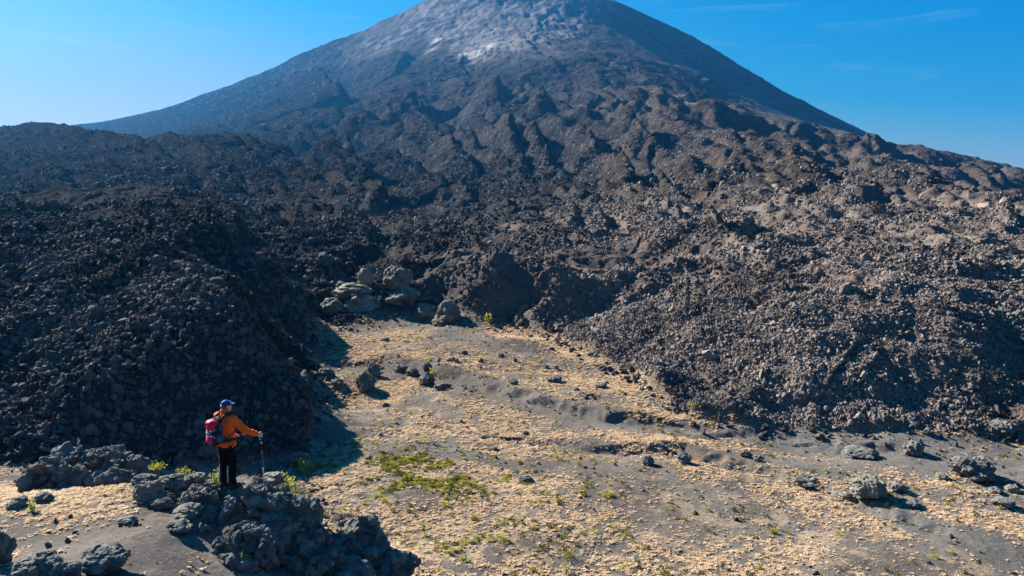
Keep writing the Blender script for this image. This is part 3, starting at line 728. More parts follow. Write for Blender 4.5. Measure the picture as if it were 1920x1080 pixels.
M_pale = leaf_mat('pale_leaves', (0.22, 0.25, 0.09), (0.42, 0.42, 0.16), 0.35)
tufts = [proto('grass_tuft', *blade_clump(300 + k, 14, 0.05, 0.085, 0.015), M_straw) for k in range(5)]
gden = np.clip(0.08 + 1.0 * sst(-0.17, 0.13, fbm2(X / 3.2, Y / 3.2, 4, 82)), 0, 1) * (1 - 0.96 * bare) + 0.9 * crest
gden = gden * (1 - 0.75 * scorch) * sst(-0.2, 0.1, fbm2(X * 5.5, Y * 5.5, 2, 84))
gden = np.where(PX < 560, gden * (0.15 + 1.2 * sst(0.3, 0.9, blob(40, 940, 160, 45) + blob(160, 965, 130, 22, -15) + blob(210,1003,20,8))), gden)
k = pick(area * vm_ * inb * gden * (Y > 9) * (1 - 0.9 * outcrop_rough), 135000, 41)
n = len(k); rg = np.random.RandomState(8); sc = (0.25 + 0.72 * rg.uniform(0, 1, n) ** 2.2) * (1 + np.clip((Y.ravel()[k] - 25) / 60, 0, .6))
gn_scatter('dry_grass', verts[k] + np.c_[rg.uniform(-.05, .05, (n, 2)), np.zeros(n)], np.c_[rg.uniform(-.2, .2, (n, 2)), rg.uniform(0, 6.28, n)], sc[:, None] * np.ones((1, 3)), tufts,
           'straw coloured dry grass tufts scattered over the grey ash floor', 'dry grass')

def leaf_dome(seed, n, r, h, leaf, up_=0.5):
    rg = np.random.RandomState(seed); V_, F_ = [], []
    for i in range(n):
        u = rg.normal(size=3); u /= np.linalg.norm(u); u[2] = abs(u[2]); rr_ = rg.uniform(0.3, 1.0) ** 0.6
        lump = 0.75 + 0.5 * math.sin(u[0] * 7 + seed) * math.cos(u[1] * 6 + seed * 2)
        p = np.array([u[0] * r, u[1] * r, u[2] * h]) * rr_ * lump
        d = u * (1 - up_) + np.array([0, 0, up_]) + rg.normal(size=3) * 0.45; d /= np.linalg.norm(d)
        s_ = np.cross(d, rg.normal(size=3)); s_ /= np.linalg.norm(s_); ll = leaf * rg.uniform(.6, 1.4); b0 = len(V_)
        V_ += [p, p + d * ll * .5 + s_ * ll * .28, p + d * ll, p + d * ll * .5 - s_ * ll * .28]; F_.append((b0, b0 + 1, b0 + 2, b0 + 3))
    return np.array(V_), np.array(F_)
covers = [proto('cover_plant', *leaf_dome(400 + k, 60, 0.09, 0.08, 0.035), M_olive if k % 3 else M_green) for k in range(5)]
gc = np.clip(blob(810, 885, 110, 26, 2) * 1.4 + blob(740, 895, 80, 20) * .5 + 0.02 + 0.06 * blob(900, 1000, 400, 90) + 0.3*blob(860,1030,60,20) + 0.25 * blob(590, 870, 60, 18, -25) + .05*blob(1050,960,250,60), 0, 2) * sst(-0.1, 0.12, fbm2(X * 1.3, Y * 1.3, 4, 91))
k = pick(area * vm_ * inb * gc * (Y > 12) * (PX > 500), 2600, 51); n = len(k); rg = np.random.RandomState(9)
sc = rg.uniform(0.3, 1.25, n)
gn_scatter('green_ground_cover', verts[k], np.c_[rg.uniform(-.2, .2, (n, 2)), rg.uniform(0, 6.28, n)], sc[:, None] * np.ones((1, 3)), covers,
           'low olive green creeping plants in a patch on the ash slope', 'ground cover')

# ------------------------------------------------------------------ boulders
def boulder(px, py, wpx, hpx, seed, label, n=4, pale=False, yaw=None, depth=1.0, crag=0.30, ang=0.6, sink=0.16, group=None, cat='boulder', name='boulder'):
    """px, py: foot of the rock in the survey; wpx, hpx its apparent size"""
    p = ground_at(px, py); m = p.y / F0; rg = np.random.RandomState(seed)
    v, f = rock_shape(seed, n, crag, ang)
    v = v / np.abs(v).max(0)
    wx, hz_ = wpx * m / 2, hpx * m
    v = v * np.array([wx, wx * depth, hz_ / (2 - sink * 2)])
    z0 = height_xy(p.x, p.y + wx * depth * 0.6)
    o = mesh_obj(name, v, f, M_rock_pale if pale else M_rock, smooth=False)
    o.location = (p.x, p.y + wx * depth * 0.7, min(p.z, z0) + hz_ * (0.5 - sink))
    o.rotation_euler = (0, 0, rg.uniform(-.25, .25) if yaw is None else yaw)
    return tag(o, label, cat, group)

BL = [
 (1842,905,100,52,1,'large dark boulder by the right edge, its whole near face in shade',5,False),
 (1718,856,44,28,2,'dark wedge shaped boulder on the ash hump, left of the largest shaded boulder',4,False),
 (1622,862,80,22,3,'low rounded ledge with a dark undercut on the grey ash hump',4,False),
 (1520,916,56,22,4,'flat black rock beside the end of the ash swell, below the hump',4,False),
 (1640,938,76,42,5,'craggy grey boulder with a lit left side on the right of the valley',5,True),
 (1690,925,40,20,6,'smaller dark block touching the right side of the craggy grey boulder',4,False),
 (1712,952,44,12,7,'thin sliver of rock just below the craggy grey boulder',4,False),
 (1770,900,26,12,8,'small flat stone on bare ash left of the largest shaded boulder',4,True),
 (1872,927,28,12,9,'small dark stone just below the largest shaded boulder',4,False),
 (1905,925,30,14,10,'pale stone at the right edge beside the small dark one',4,True),
 (1890,955,44,20,11,'rounded stone half buried near the right edge in yellow grass',4,False),
 (1218,874,26,20,12,'small black rock with rusty plants, left one of the pair in mid valley',4,False),
 (1285,870,32,24,13,'small black rock with rusty plants, right one of the pair in mid valley',4,False),
 (1890,815,60,24,14,'wide block at the foot of the right rubble slope, near the right edge',4,False),
 (1700,855,1,1,15,'',0,False),
 (1400,858,28,12,16,'little dark stone on the ash swell in mid valley',4,False),
 (1425,866,24,12,17,'dark stone right behind the little one on the ash swell',4,False),
 (1590,935,24,14,18,'small tan stone left of the craggy grey boulder',4,True),
 # upper valley
 (742,548,64,58,21,'pointed pale rock standing highest at the head of the valley',5,True),
 (742,576,92,42,22,'broad boulder right below the pointed pale rock',5,True),
 (684,540,36,42,23,'upright rock left of the pointed pale rock',4,True),
 (656,562,90,32,24,'smooth sloping slab with a lit ashy back at the head of the valley',4,True),
 (676,588,80,36,25,'rounded slab below the smooth sloping one at the head of the valley',4,True),
 (620,592,52,36,26,'blunt rock at the left end of the boulders heading the valley',4,True),
 (795,602,58,36,27,'dome shaped boulder right of the ash saddle at the head of the valley',4,True),
 (838,608,52,48,28,'tall round boulder casting a long shadow, rightmost at the head of the valley',5,True),
 (822,612,34,18,29,'small boulder leaning on the foot of the tall round one',4,True),
 (706,575,30,16,30,'small block wedged between the slabs and the broad boulder',4,True),
 (640,540,40,20,31,'low rock behind the slabs at the edge of the left flow',4,False),
 (790,566,60,14,32,'flat ledge trailing off right of the broad boulder',4,True),
 (605,500,38,30,33,'rough block on top of the rubble, far left of the pointed pale rock',4,False),
 (683,738,44,42,41,'dark pyramid shaped rock with yellow moss round its foot',5,False),
 (697,708,32,28,42,'jagged rock on the slope just behind the dark pyramid shaped one',4,False),
 (750,700,30,22,43,'low rock on the crest right of the jagged one',4,False),
 (772,706,26,16,44,'dark stone touching the low rock on the crest',4,False),
 (800,698,18,20,45,'thin upright stone at the top of the cluster in upper valley',4,False),
 (798,724,36,26,46,'bluish boulder with a shadow in the upper valley cluster',4,False),
 (830,732,34,14,47,'flat dark stone, rightmost of the upper valley cluster',4,False),
 (608,708,34,18,48,'stone at the shadow edge beneath the left flow',4,False),
 (630,725,30,16,49,'lower stone at the shadow edge beneath the left flow',4,False),
 # isolated small ones
 (720,640,22,8,51,'small stone on the upper valley slope under the boulders',3,False),
 (722,763,16,8,52,'small dark stone below the mossy pyramid shaped rock',3,False),
 (690,862,16,7,53,'tiny dark stone above the green patch on its left',3,False),
 (905,823,16,7,54,'tiny dark stone on straw ground in the middle of the valley',3,False),
 (985,815,14,8,55,'tiny dark stone right of the middle of the valley',3,False),
 (925,845,16,7,56,'tiny dark stone above the right end of the green patch',3,False),
 (985,905,30,12,57,'flat bluish stone among green tufts right of the green patch',4,False),
 (1128,728,24,12,58,'dark stone near the right flow on the upper valley slope',3,False),
 (1040,718,34,14,59,'cluster sized clinker block on the upper valley slope',4,False),
 (1700,975,1,1,60,'',0,False),
 # left foreground
 (25,958,50,26,61,'dark stone at the left edge beside the big left outcrop',4,False),
 (72,945,44,20,62,'brownish stone in front of the big left outcrop',4,False),
 (35,905,30,12,63,'small stone on straw ground at the far left',4,False),
 (-12,1062,60,70,64,'shaded boulder cut off by the left edge of the picture',5,False),
 (50,1090,100,50,65,'rough grey boulder in the bottom left corner',5,False),
 (110,1095,70,40,66,'bluish rock right of the rough boulder in the bottom left corner',5,False),
 (172,1078,110,48,67,'jagged boulder with a dark hollow at the bottom left, on the ash path',5,False),
 (270,940,60,38,68,'blunt boulder at the left end of the outcrop the hiker stands on',5,True),
 (322,925,70,34,69,'dark block between the blunt boulder and the hiker',5,False),
 (345,975,60,24,70,'half buried stone low on the ash slope left of the outcrop',4,True),
 (230,985,40,16,71,'stone poking from the ash slope at its left end',4,True),
 (330,1000,56,22,72,'shaded stone lower on the ash slope under the outcrop',4,False),
 (300,958,44,24,73,'angular stone under the blunt boulder',4,False),
 (505,905,56,28,74,'tan topped stone just behind the trekking pole tip',4,True),
 (553,872,44,26,75,'dark stone beside the green shrubs right of the pole',4,False),
 (366,905,34,18,76,'small lit stone left of the hiker beside a shrub',4,True),
 (262,912,50,20,77,'flat topped shaded rock behind the left outcrop',4,False),
]
for px, py, wp, hp, sd, lab, n, pale in BL:
    if n: boulder(px, py, wp, hp, sd, lab, n, pale, cat='rock' if wp < 45 else 'boulder', name='rock' if wp < 45 else 'boulder')

# dark clinkers of the scorched belt in the upper valley: alike, one group
rg = np.random.RandomState(77)
for i in range(15):
    px = 830 + rg.uniform(0, 300); py = 645 + (px - 830) * 0.28 + rg.uniform(-14, 40)
    boulder(px, py, rg.uniform(9, 20), rg.uniform(6, 12), 500 + i, 'small black clinker in the belt of clinkers across the upper valley', 3, False, group='clinkers across the upper valley', cat='rock', name='rock')

# ------------------------------------------------------------------ the outcrops: ellipsoids fused, then roughened
def fused(name, parts, voxel, mat, label=None, cat=None, crag=0.1, freq=2.0, parent=None, smooth_it=0, loc=(0, 0, 0), yaw=0.0, shade_smooth=False, seed=0):
    """parts: ('e', centre, radii, rotz) or ('c', p0, p1, r0, r1) fused into one continuous surface"""
    V_, F_ = [], []; base = 0; iv, jf = ico(3)
    for p in parts:
        if p[0] == 'e':
            _, c, r, rz = p; cs, sn = math.cos(rz), math.sin(rz)
            v = iv * np.array(r); v = np.c_[v[:, 0] * cs - v[:, 1] * sn, v[:, 0] * sn + v[:, 1] * cs, v[:, 2]] + np.array(c)
        else:
            _, p0, p1, r0, r1 = p; p0 = np.array(p0, float); p1 = np.array(p1, float); d = p1 - p0; Ld = np.linalg.norm(d); d = d / Ld
            h = iv @ d; v = iv * np.where(h > 0, r1, r0)[:, None] + np.where(h[:, None] > 0, p1, p0)
        V_.append(v); F_.append(jf + base); base += len(v)
    me = bpy.data.meshes.new(name); me.from_pydata(np.concatenate(V_).tolist(), [], np.concatenate(F_).tolist())
    tmp = bpy.data.objects.new('tmp', me); C.objects.link(tmp)
    m = tmp.modifiers.new('r', 'REMESH'); m.mode = 'VOXEL'; m.voxel_size = voxel; m.use_smooth_shade = shade_smooth
    if smooth_it: s2 = tmp.modifiers.new('s', 'SMOOTH'); s2.iterations = smooth_it; s2.factor = 0.5
    dg = bpy.context.evaluated_depsgraph_get(); ev = tmp.evaluated_get(dg); me2 = bpy.data.meshes.new_from_object(ev, depsgraph=dg)
    bpy.data.objects.remove(tmp)
    me2.name = name
    if crag:
        nv = len(me2.vertices); co = np.empty(nv * 3, np.float32); me2.vertices.foreach_get('co', co); co = co.reshape(-1, 3)
        nn = np.empty(nv * 3, np.float32); me2.vertices.foreach_get('normal', nn); nn = nn.reshape(-1, 3)
        w_ = co + 0.5 / freq * np.c_[fbm3(co * freq, 2, 3 + seed), fbm3(co * freq, 2, 13 + seed), fbm3(co * freq, 2, 23 + seed)]
        f1, f2, cid = wor3(w_ * freq, 5 + seed); d = crag * (0.75 * (0.5 - f1) + 1.5 * (cid - 0.5))
        f1, f2, cid = wor3(w_ * freq * 2.7, 6 + seed); d += crag * 0.5 * (0.6 * (0.5 - f1) + 1.2 * (cid - 0.5))
        d += crag * 0.8 * fbm3(co * freq * 3.5, 4, 7 + seed)
        f1, f2, cid = wor3(w_ * freq * 7, 9 + seed); d += crag * 0.22 * (0.5 - f1)
        co = co + nn * d[:, None]; me2.vertices.foreach_set('co', co.ravel()); me2.update()
    me2.polygons.foreach_set('use_smooth', np.full(len(me2.polygons), shade_smooth))
    me2.materials.clear(); me2.materials.append(mat)
    o = bpy.data.objects.new(name, me2); C.objects.link(o); o.location = loc; o.rotation_euler = (0, 0, yaw)
    if parent: o.parent = parent
    if label: tag(o, label, cat)
    return o
def at(px, py, Yv):
    a, s = pix(px, py); return Vector((a * Yv, Yv, CAMZ + s * Yv))
def ell(px, py, Yv, wpx, hpx, dep, rz=0.0, org=Vector((0, 0, 0))):
    p = at(px, py, Yv) - org; m = Yv / F0
    return ('e', tuple(p), (wpx * m / 2, dep, hpx * m / 2), rz)

FOOT = at(427, 914, 15.5)
org = FOOT + Vector((0, 0, 0.13))
main = [ell(390, 985, 15.0, 150, 60, 0.5, 0, org), ell(430, 950, 15.45, 190, 66, 0.55, 0, org), ell(505, 955, 15.3, 150, 70, 0.6, -.2, org), ell(530, 1000, 14.9, 150, 120, 0.55, -.3, org), ell(470, 1030, 14.3, 150, 110, 0.45, -.1, org),
        ell(430, 1060, 13.9, 120, 50, 0.4, 0, org), ell(575, 1050, 14.6, 140, 90, 0.5, -.3, org), ell(560, 960, 15.4, 70, 60, 0.5, 0, org), ell(395, 950, 15.5, 90, 46, 0.5, 0, org),
        ell(350, 940, 15.7, 90, 40, 0.45, 0, org), ell(520, 922, 15.6, 60, 30, 0.35, 0, org), ell(640, 1080, 14.6, 120, 60, 0.5, 0, org)]
fused('rock_outcrop', main, 0.022, M_rock, 'big craggy lava outcrop under the hiker, its near face in deep shade', 'rock outcrop', 0.17, 2.4, loc=org, seed=1)
o2 = at(680, 1010, 15.6)
fused('rock_outcrop', [ell(680, 1010, 15.6, 76, 84, 0.4, 0, o2), ell(650, 1025, 15.4, 70, 60, 0.35, 0, o2), ell(625, 1040, 15.0, 60, 60, 0.35, 0, o2), ell(700, 1040, 15.4, 70, 60, 0.4, 0, o2), ell(740, 1065, 15.2, 90, 50, 0.4, 0, o2)],
      0.024, M_rock, 'rounded lava knob at the lower right of the hiker outcrop', 'rock outcrop', 0.13, 2.6, loc=o2, seed=2)
o3 = at(130, 900, 19.0)
fused('rock_outcrop', [ell(95, 905, 18.6, 90, 90, 0.6, 0, o3), ell(140, 880, 19.2, 140, 66, 0.7, 0, o3), ell(190, 905, 18.8, 130, 60, 0.6, .1, o3), ell(235, 885, 19.6, 120, 46, 0.6, 0, o3), ell(95, 925, 18.3, 70, 50, 0.4, 0, o3), ell(200, 860, 20.2, 110, 40, 0.5, 0, o3)],
      0.03, M_rock, 'long jagged lava outcrop at the left, between the ash slope and the dark flow', 'rock outcrop', 0.20, 1.9, loc=o3, seed=3)

# ------------------------------------------------------------------ shrubs and tufts
M_stem = simple_mat('woody_stem', (0.10, 0.07, 0.045), 0.9)
def plant(name, px, py, wpx, hpx, mat, label, seed, n=140, leaf=0.06, cat='shrub', Yv=None, group=None):
    p = at(px, py, Yv) if Yv else ground_at(px, py); m = p.y / F0
    e = empty(name, p); r, h = wpx * m / 2, hpx * m
    v, f = leaf_dome(seed, n, r, h, leaf)
    mesh_obj('foliage', v, f, mat, e)
    # a few stems
    rg = np.random.RandomState(seed + 1); V_, F_ = [], []
    for i in range(5):
        q = np.array([rg.uniform(-.5, .5) * r, rg.uniform(-.5, .5) * r, h * rg.uniform(.5, .8)]); b0 = len(V_)
        for k in range(3): V_.append((0.008 * math.cos(k * 2.1), 0.008 * math.sin(k * 2.1), -0.03))
        for k in range(3): V_.append((q[0] + .004 * math.cos(k * 2.1), q[1] + .004 * math.sin(k * 2.1), q[2]))
        for k in range(3): F_.append((b0 + k, b0 + (k + 1) % 3, b0 + 3 + (k + 1) % 3, b0 + 3 + k))
    mesh_obj('stem', V_, F_, M_stem, e)
    return tag(e, label, cat, group)
plant('shrub', 404, 912, 26, 36, M_pale, 'pale upright shrub growing right against the hiker legs', 1, 260, 0.05, Yv=15.75)
plant('shrub', 344, 892, 34, 18, M_green, 'yellow green shrub on the outcrop rim left of the hiker', 2, 200, 0.05, Yv=17.2)
plant('shrub', 297, 880, 32, 14, M_green, 'low bright green shrub behind the rim, leftmost of the sunlit three', 3, 170, 0.05, Yv=17.6)
plant('shrub', 572, 885, 36, 32, M_pale, 'tall pale green shrub by the dark stone at the shadow edge', 4, 240, 0.07)
plant('shrub', 600, 878, 40, 20, M_green, 'spreading green shrub right of the tall pale one', 5, 200, 0.06)
plant('shrub', 530, 908, 44, 22, M_green, 'yellow green shrub on the slope just right of the pole tip', 6, 220, 0.06, Yv=18.2)
plant('shrub', 548, 918, 34, 16, M_pale, 'low pale plant below the shrub right of the pole tip', 7, 150, 0.06, Yv=18.0)
plant('shrub', 60, 960, 20, 30, M_pale, 'pale green shrub at the near foot of the left outcrop', 8, 170, 0.05)
plant('shrub', 48, 868, 16, 8, M_green, 'tiny green plant at the foot of the dark flow, far left', 9, 60, 0.06)
plant('plant', 456, 1052, 26, 22, M_pale, 'pale leafed plant growing on the shaded face of the outcrop', 10, 90, 0.04, cat='plant', Yv=13.75)
plant('plant', 915, 605, 12, 18, M_green, 'small yellow green bush where the middle lobe meets the ash', 11, 80, 0.15, cat='plant')
plant('plant', 812, 702, 20, 12, M_green, 'green tuft behind the thin upright stone', 12, 80, 0.08, cat='plant')
TF = [(1046,862,22,18,'bright green tuft beside a rusty patch in mid valley'),(1196,774,18,12,'green tuft in the straw right under the right flow'),(1300,762,24,12,'green tuft at the very foot of the right flow'),
      (1145,932,18,12,'round green tuft on the open slope right of the middle'),(1048,945,16,14,'green tuft left of the round one on the open slope'),(1096,930,14,8,'low green tuft between the round one and its left neighbour'),
      (870,1052,26,12,'bright green tuft close to the outcrop shadow at the bottom'),(1068,1046,30,16,'bright green tuft at the bottom, right of the middle'),(1062,1075,28,24,'grey green cushion at the bottom edge'),
      (1245,1078,24,24,'bright green tuft at the bottom edge, rightmost'),(1000,1072,20,12,'small green tuft on the left of the grey green cushion'),(890,975,16,12,'green tuft in the straw right of the lava knob'),
      (590,958,22,8,'yellow green tuft on straw right of the craggy outcrop'),(975,870,16,8,'small green tuft at the right end of the green patch'),(843,1040,14,10,'green tuft higher beside the one near the outcrop shadow'),
      (1450,1000,14,12,'lone yellow green tuft far right on the straw slope'),(720,942,20,12,'green tuft just under the green patch on the left'),(835,950,26,12,'green tuft under the middle of the green patch')]
for i, (px, py, wp, hp, lab) in enumerate(TF):
    plant('grass_tuft', px, py, wp, hp, M_green if i != 8 else M_pale, lab, 40 + i, 110, 0.05, cat='tuft', group='green tufts on the valley slope')

# ------------------------------------------------------------------ the hiker
M_skin = simple_mat('skin', (0.62, 0.37, 0.28), 0.55, 0.05)
M_jacket = simple_mat('orange_jacket', (0.85, 0.115, 0.014), 0.75, 0.10, 18, 0.006)
M_trous = simple_mat('black_trousers', (0.004, 0.0045, 0.007), 0.9, 0.2, 12, 0.006)
M_pipe = simple_mat('pale_piping', (0.38, 0.42, 0.48), 0.5)
M_boot = simple_mat('boot_leather', (0.035, 0.03, 0.028), 0.6)
M_sole = simple_mat('boot_sole', (0.02, 0.02, 0.02), 0.8)
M_cap = simple_mat('navy_cap', (0.012, 0.040, 0.16), 0.7)
M_capl = simple_mat('light_blue_visor', (0.30, 0.48, 0.80), 0.5)
M_hair = simple_mat('grey_hair', (0.12, 0.10, 0.09), 0.8)
M_red = simple_mat('crimson_nylon', (0.55, 0.02, 0.065), 0.55, 0.08, 20, 0.005)
M_pack = simple_mat('black_nylon', (0.016, 0.020, 0.028), 0.55, 0.15, 20, 0.004)
M_packg = simple_mat('grey_nylon', (0.20, 0.22, 0.24), 0.5, 0.1)
M_blue = simple_mat('slate_blue_nylon', (0.030, 0.085, 0.12), 0.55)
M_metal = simple_mat('pole_metal', (0.55, 0.56, 0.58), 0.3, 0.05, 30, 0, 0.9)
M_pblk = simple_mat('pole_black', (0.02, 0.02, 0.024), 0.5)
M_pblu = simple_mat('pole_blue', (0.015, 0.05, 0.20), 0.35)
M_white = simple_mat('white_label', (0.75, 0.75, 0.75), 0.5)
M_red2 = simple_mat('pole_red', (0.5, 0.03, 0.03), 0.5)

YAW = rad(-28)
hk = empty('person', FOOT, YAW)
tag(hk, 'hiker in orange jacket and blue cap seen from behind, one hand on a pole', 'person')
# body frame: x right, y forward, z up, feet at z = 0
HAND = np.array((0.50, 0.44, 1.055)); WR = np.array((0.455, 0.365, 1.085)); EL = np.array((0.375, 0.155, 1.205)); SH = np.array((0.195, 0.0, 1.46))
LSH = np.array((-0.195, 0.0, 1.46)); LEL = np.array((-0.27, 0.10, 1.17)); LWR = np.array((-0.17, 0.30, 1.02)); LH = np.array((-0.14, 0.36, 1.0))
HD = np.array((0.01, 0.03, 1.675))
hyaw = rad(-12)                              # head turned a little further right
def hv_(x, y, z):
    c, s_ = math.cos(hyaw), math.sin(hyaw); return tuple(HD + np.array((x * c - y * s_, x * s_ + y * c, z)))
body = [('e', hv_(0, 0, 0.02), (0.077, 0.096, 0.105), hyaw), ('e', hv_(0, 0.035, -0.05), (0.058, 0.065, 0.065), hyaw), ('c', (0, 0.0, 1.48), tuple(HD - (0, 0.015, 0.06)), 0.062, 0.056),
        ('c', hv_(0, 0.098, 0.0), hv_(0, 0.112, -0.03), 0.010, 0.016), ('c', hv_(-0.02, 0.088, -0.058), hv_(0.02, 0.088, -0.058), 0.010, 0.010), ('c', hv_(-.03, .082, .025), hv_(.03, .082, .025), .012, .012),
        ('e', hv_(0.079, -0.002, -0.005), (0.012, 0.020, 0.033), hyaw), ('e', hv_(-0.079, -0.002, -0.005), (0.012, 0.020, 0.033), hyaw), ('e', hv_(0, 0.078, -0.088), (0.026, 0.022, 0.02), hyaw),
        ('c', (0, 0, 1.02), (0, 0.01, 1.38), 0.13, 0.145), ('c', (-0.13, 0, 1.44), (0.13, 0, 1.44), 0.07, 0.07), ('c', (0, 0, 0.97), (0, 0, 1.05), 0.145, 0.13),
        ('c', tuple(SH), tuple(EL), 0.054, 0.042), ('c', tuple(EL), tuple(WR), 0.040, 0.027), ('c', tuple(LSH), tuple(LEL), 0.054, 0.042), ('c', tuple(LEL), tuple(LWR), 0.040, 0.027),
        ('c', (-0.09, 0, 0.93), (-0.10, 0.03, 0.50), 0.088, 0.060), ('c', (-0.10, 0.03, 0.50), (-0.105, -0.01, 0.09), 0.056, 0.038),
        ('c', (0.09, 0, 0.93), (0.105, 0.05, 0.50), 0.088, 0.060), ('c', (0.105, 0.05, 0.50), (0.115, 0.03, 0.09), 0.056, 0.038),
        ('c', (-0.105, -0.03, 0.05), (-0.12, 0.12, 0.04), 0.035, 0.03), ('c', (0.115, 0.01, 0.05), (0.14, 0.16, 0.04), 0.035, 0.03)]
# right hand closed round the grip (grip axis roughly vertical through HAND)
gx = np.array((0.515, 0.445)); d = HAND - WR; d /= np.linalg.norm(d)
palm = WR + d * 0.055 + np.array((-0.012, -0.006, 0))
body += [('c', tuple(WR), tuple(palm), 0.026, 0.030), ('e', tuple(palm), (0.026, 0.034, 0.040), 0.6)]
lens = (0.9, 1.0, 0.96, 0.8)
for k in range(4):
    zz = HAND[2] + 0.030 - 0.021 * k; r_ = 0.026; pts = []
    for j, an in enumerate((150, 60, -20, -95)):
        an_ = rad(an - 8 * k); q = r_ * (1.05 if j < 3 else 0.9)
        pts.append((gx[0] + q * math.cos(an_), gx[1] + q * math.sin(an_) * lens[k], zz - 0.004 * j))
    pts.insert(0, (palm[0] + 0.004, palm[1] + 0.012, zz))
    for a_, b_ in zip(pts[:-1], pts[1:]): body.append(('c', a_, b_, 0.0098 - 0.0003 * k, 0.0090 - 0.0003 * k))
body += [('c', tuple(palm + (0.0, -0.01, 0.02)), (gx[0] - 0.012, gx[1] - 0.030, HAND[2] + 0.052), 0.013, 0.011), ('c', (gx[0] - 0.012, gx[1] - 0.030, HAND[2] + 0.052), (gx[0] + 0.022, gx[1] - 0.018, HAND[2] + 0.058), 0.011, 0.0095)]
# left hand, loosely curled in front
dl = LH - LWR; dl /= np.linalg.norm(dl); side = np.array((1, 0.3, 0.0)); side /= np.linalg.norm(side); dn = np.array((0.1, 0.2, -0.97))
body += [('c', tuple(LWR), tuple(LWR + dl * 0.06), 0.026, 0.030), ('e', tuple(LWR + dl * 0.065), (0.036, 0.036, 0.022), 0.4)]
for k in range(4):
    b0 = LWR + dl * 0.09 + side * (-0.030 + 0.020 * k); ln = (0.032, 0.038, 0.036, 0.028)[k]
    b1 = b0 + dl * ln + dn * 0.008; b2 = b1 + dl * ln * .5 + dn * ln * .6; b3 = b2 + dn * ln * .6 - dl * .006
    body += [('c', tuple(b0), tuple(b1), 0.0098, 0.009), ('c', tuple(b1), tuple(b2), 0.009, 0.0085), ('c', tuple(b2), tuple(b3), 0.0085, 0.008)]
b0 = LWR + dl * 0.035 + side * 0.028; b1 = b0 + side * 0.028 + dl * 0.022; b2 = b1 + dl * 0.03 + dn * 0.01
body += [('c', tuple(b0), tuple(b1), 0.013, 0.011), ('c', tuple(b1), tuple(b2), 0.011, 0.0095)]
fused('body', body, 0.0055, M_skin, crag=0, parent=hk, smooth_it=3, shade_smooth=True)
# jacket
jk = [('c', (0, 0.0, 1.00), (0, 0.01, 1.36), 0.175, 0.175), ('e', (0, 0, 0.93), (0.222, 0.165, 0.11), 0), ('e', (0, 0, 1.05), (0.215, 0.160, 0.16), 0), ('e', (0, 0, 1.28), (0.225, 0.155, 0.20), 0),
      ('c', (-0.15, 0, 1.45), (0.15, 0, 1.45), 0.078, 0.078), ('c', (0, -0.005, 1.47), (0, 0.0, 1.575), 0.098, 0.085),
      ('c', tuple(SH), tuple(EL), 0.086, 0.070), ('c', tuple(EL), tuple(WR - d * 0.005), 0.070, 0.046), ('c', tuple(LSH), tuple(LEL), 0.086, 0.070), ('c', tuple(LEL), tuple(LWR - dl * 0.005), 0.070, 0.046),
      ('e', tuple(EL + (0.01, -0.02, -0.03)), (0.06, 0.06, 0.07), 0), ('e', (0.17, -0.03, 1.38), (0.09, 0.09, 0.11), 0)]
def trim(o, zmin, zcap=None):
    me = o.data; co = np.empty(len(me.vertices) * 3, np.float32); me.vertices.foreach_get('co', co); co = co.reshape(-1, 3)
    co[:, 2] = np.maximum(co[:, 2], zmin + 0.01 * np.sin(co[:, 0] * 40)); 
    me.vertices.foreach_set('co', co.ravel()); me.update()
jo = fused('jacket', jk, 0.010, M_jacket, crag=0.019, freq=8.0, parent=hk, smooth_it=4, shade_smooth=True, seed=20)
trim(jo, 0.855)
fused('collar', [('c', (0.005, 0.002, 1.575), (0.008, 0.01, 1.600), 0.080, 0.078)], 0.008, simple_mat('collar_orange', (0.60, 0.12, 0.02), 0.7), crag=0.004, freq=12, parent=hk, smooth_it=2, shade_smooth=True)
cuffp = WR
fused('cuff', [('c', tuple(WR - d * 0.01), tuple(WR + d * 0.012), 0.042, 0.040)], 0.006, M_jacket, crag=0, parent=hk, shade_smooth=True)
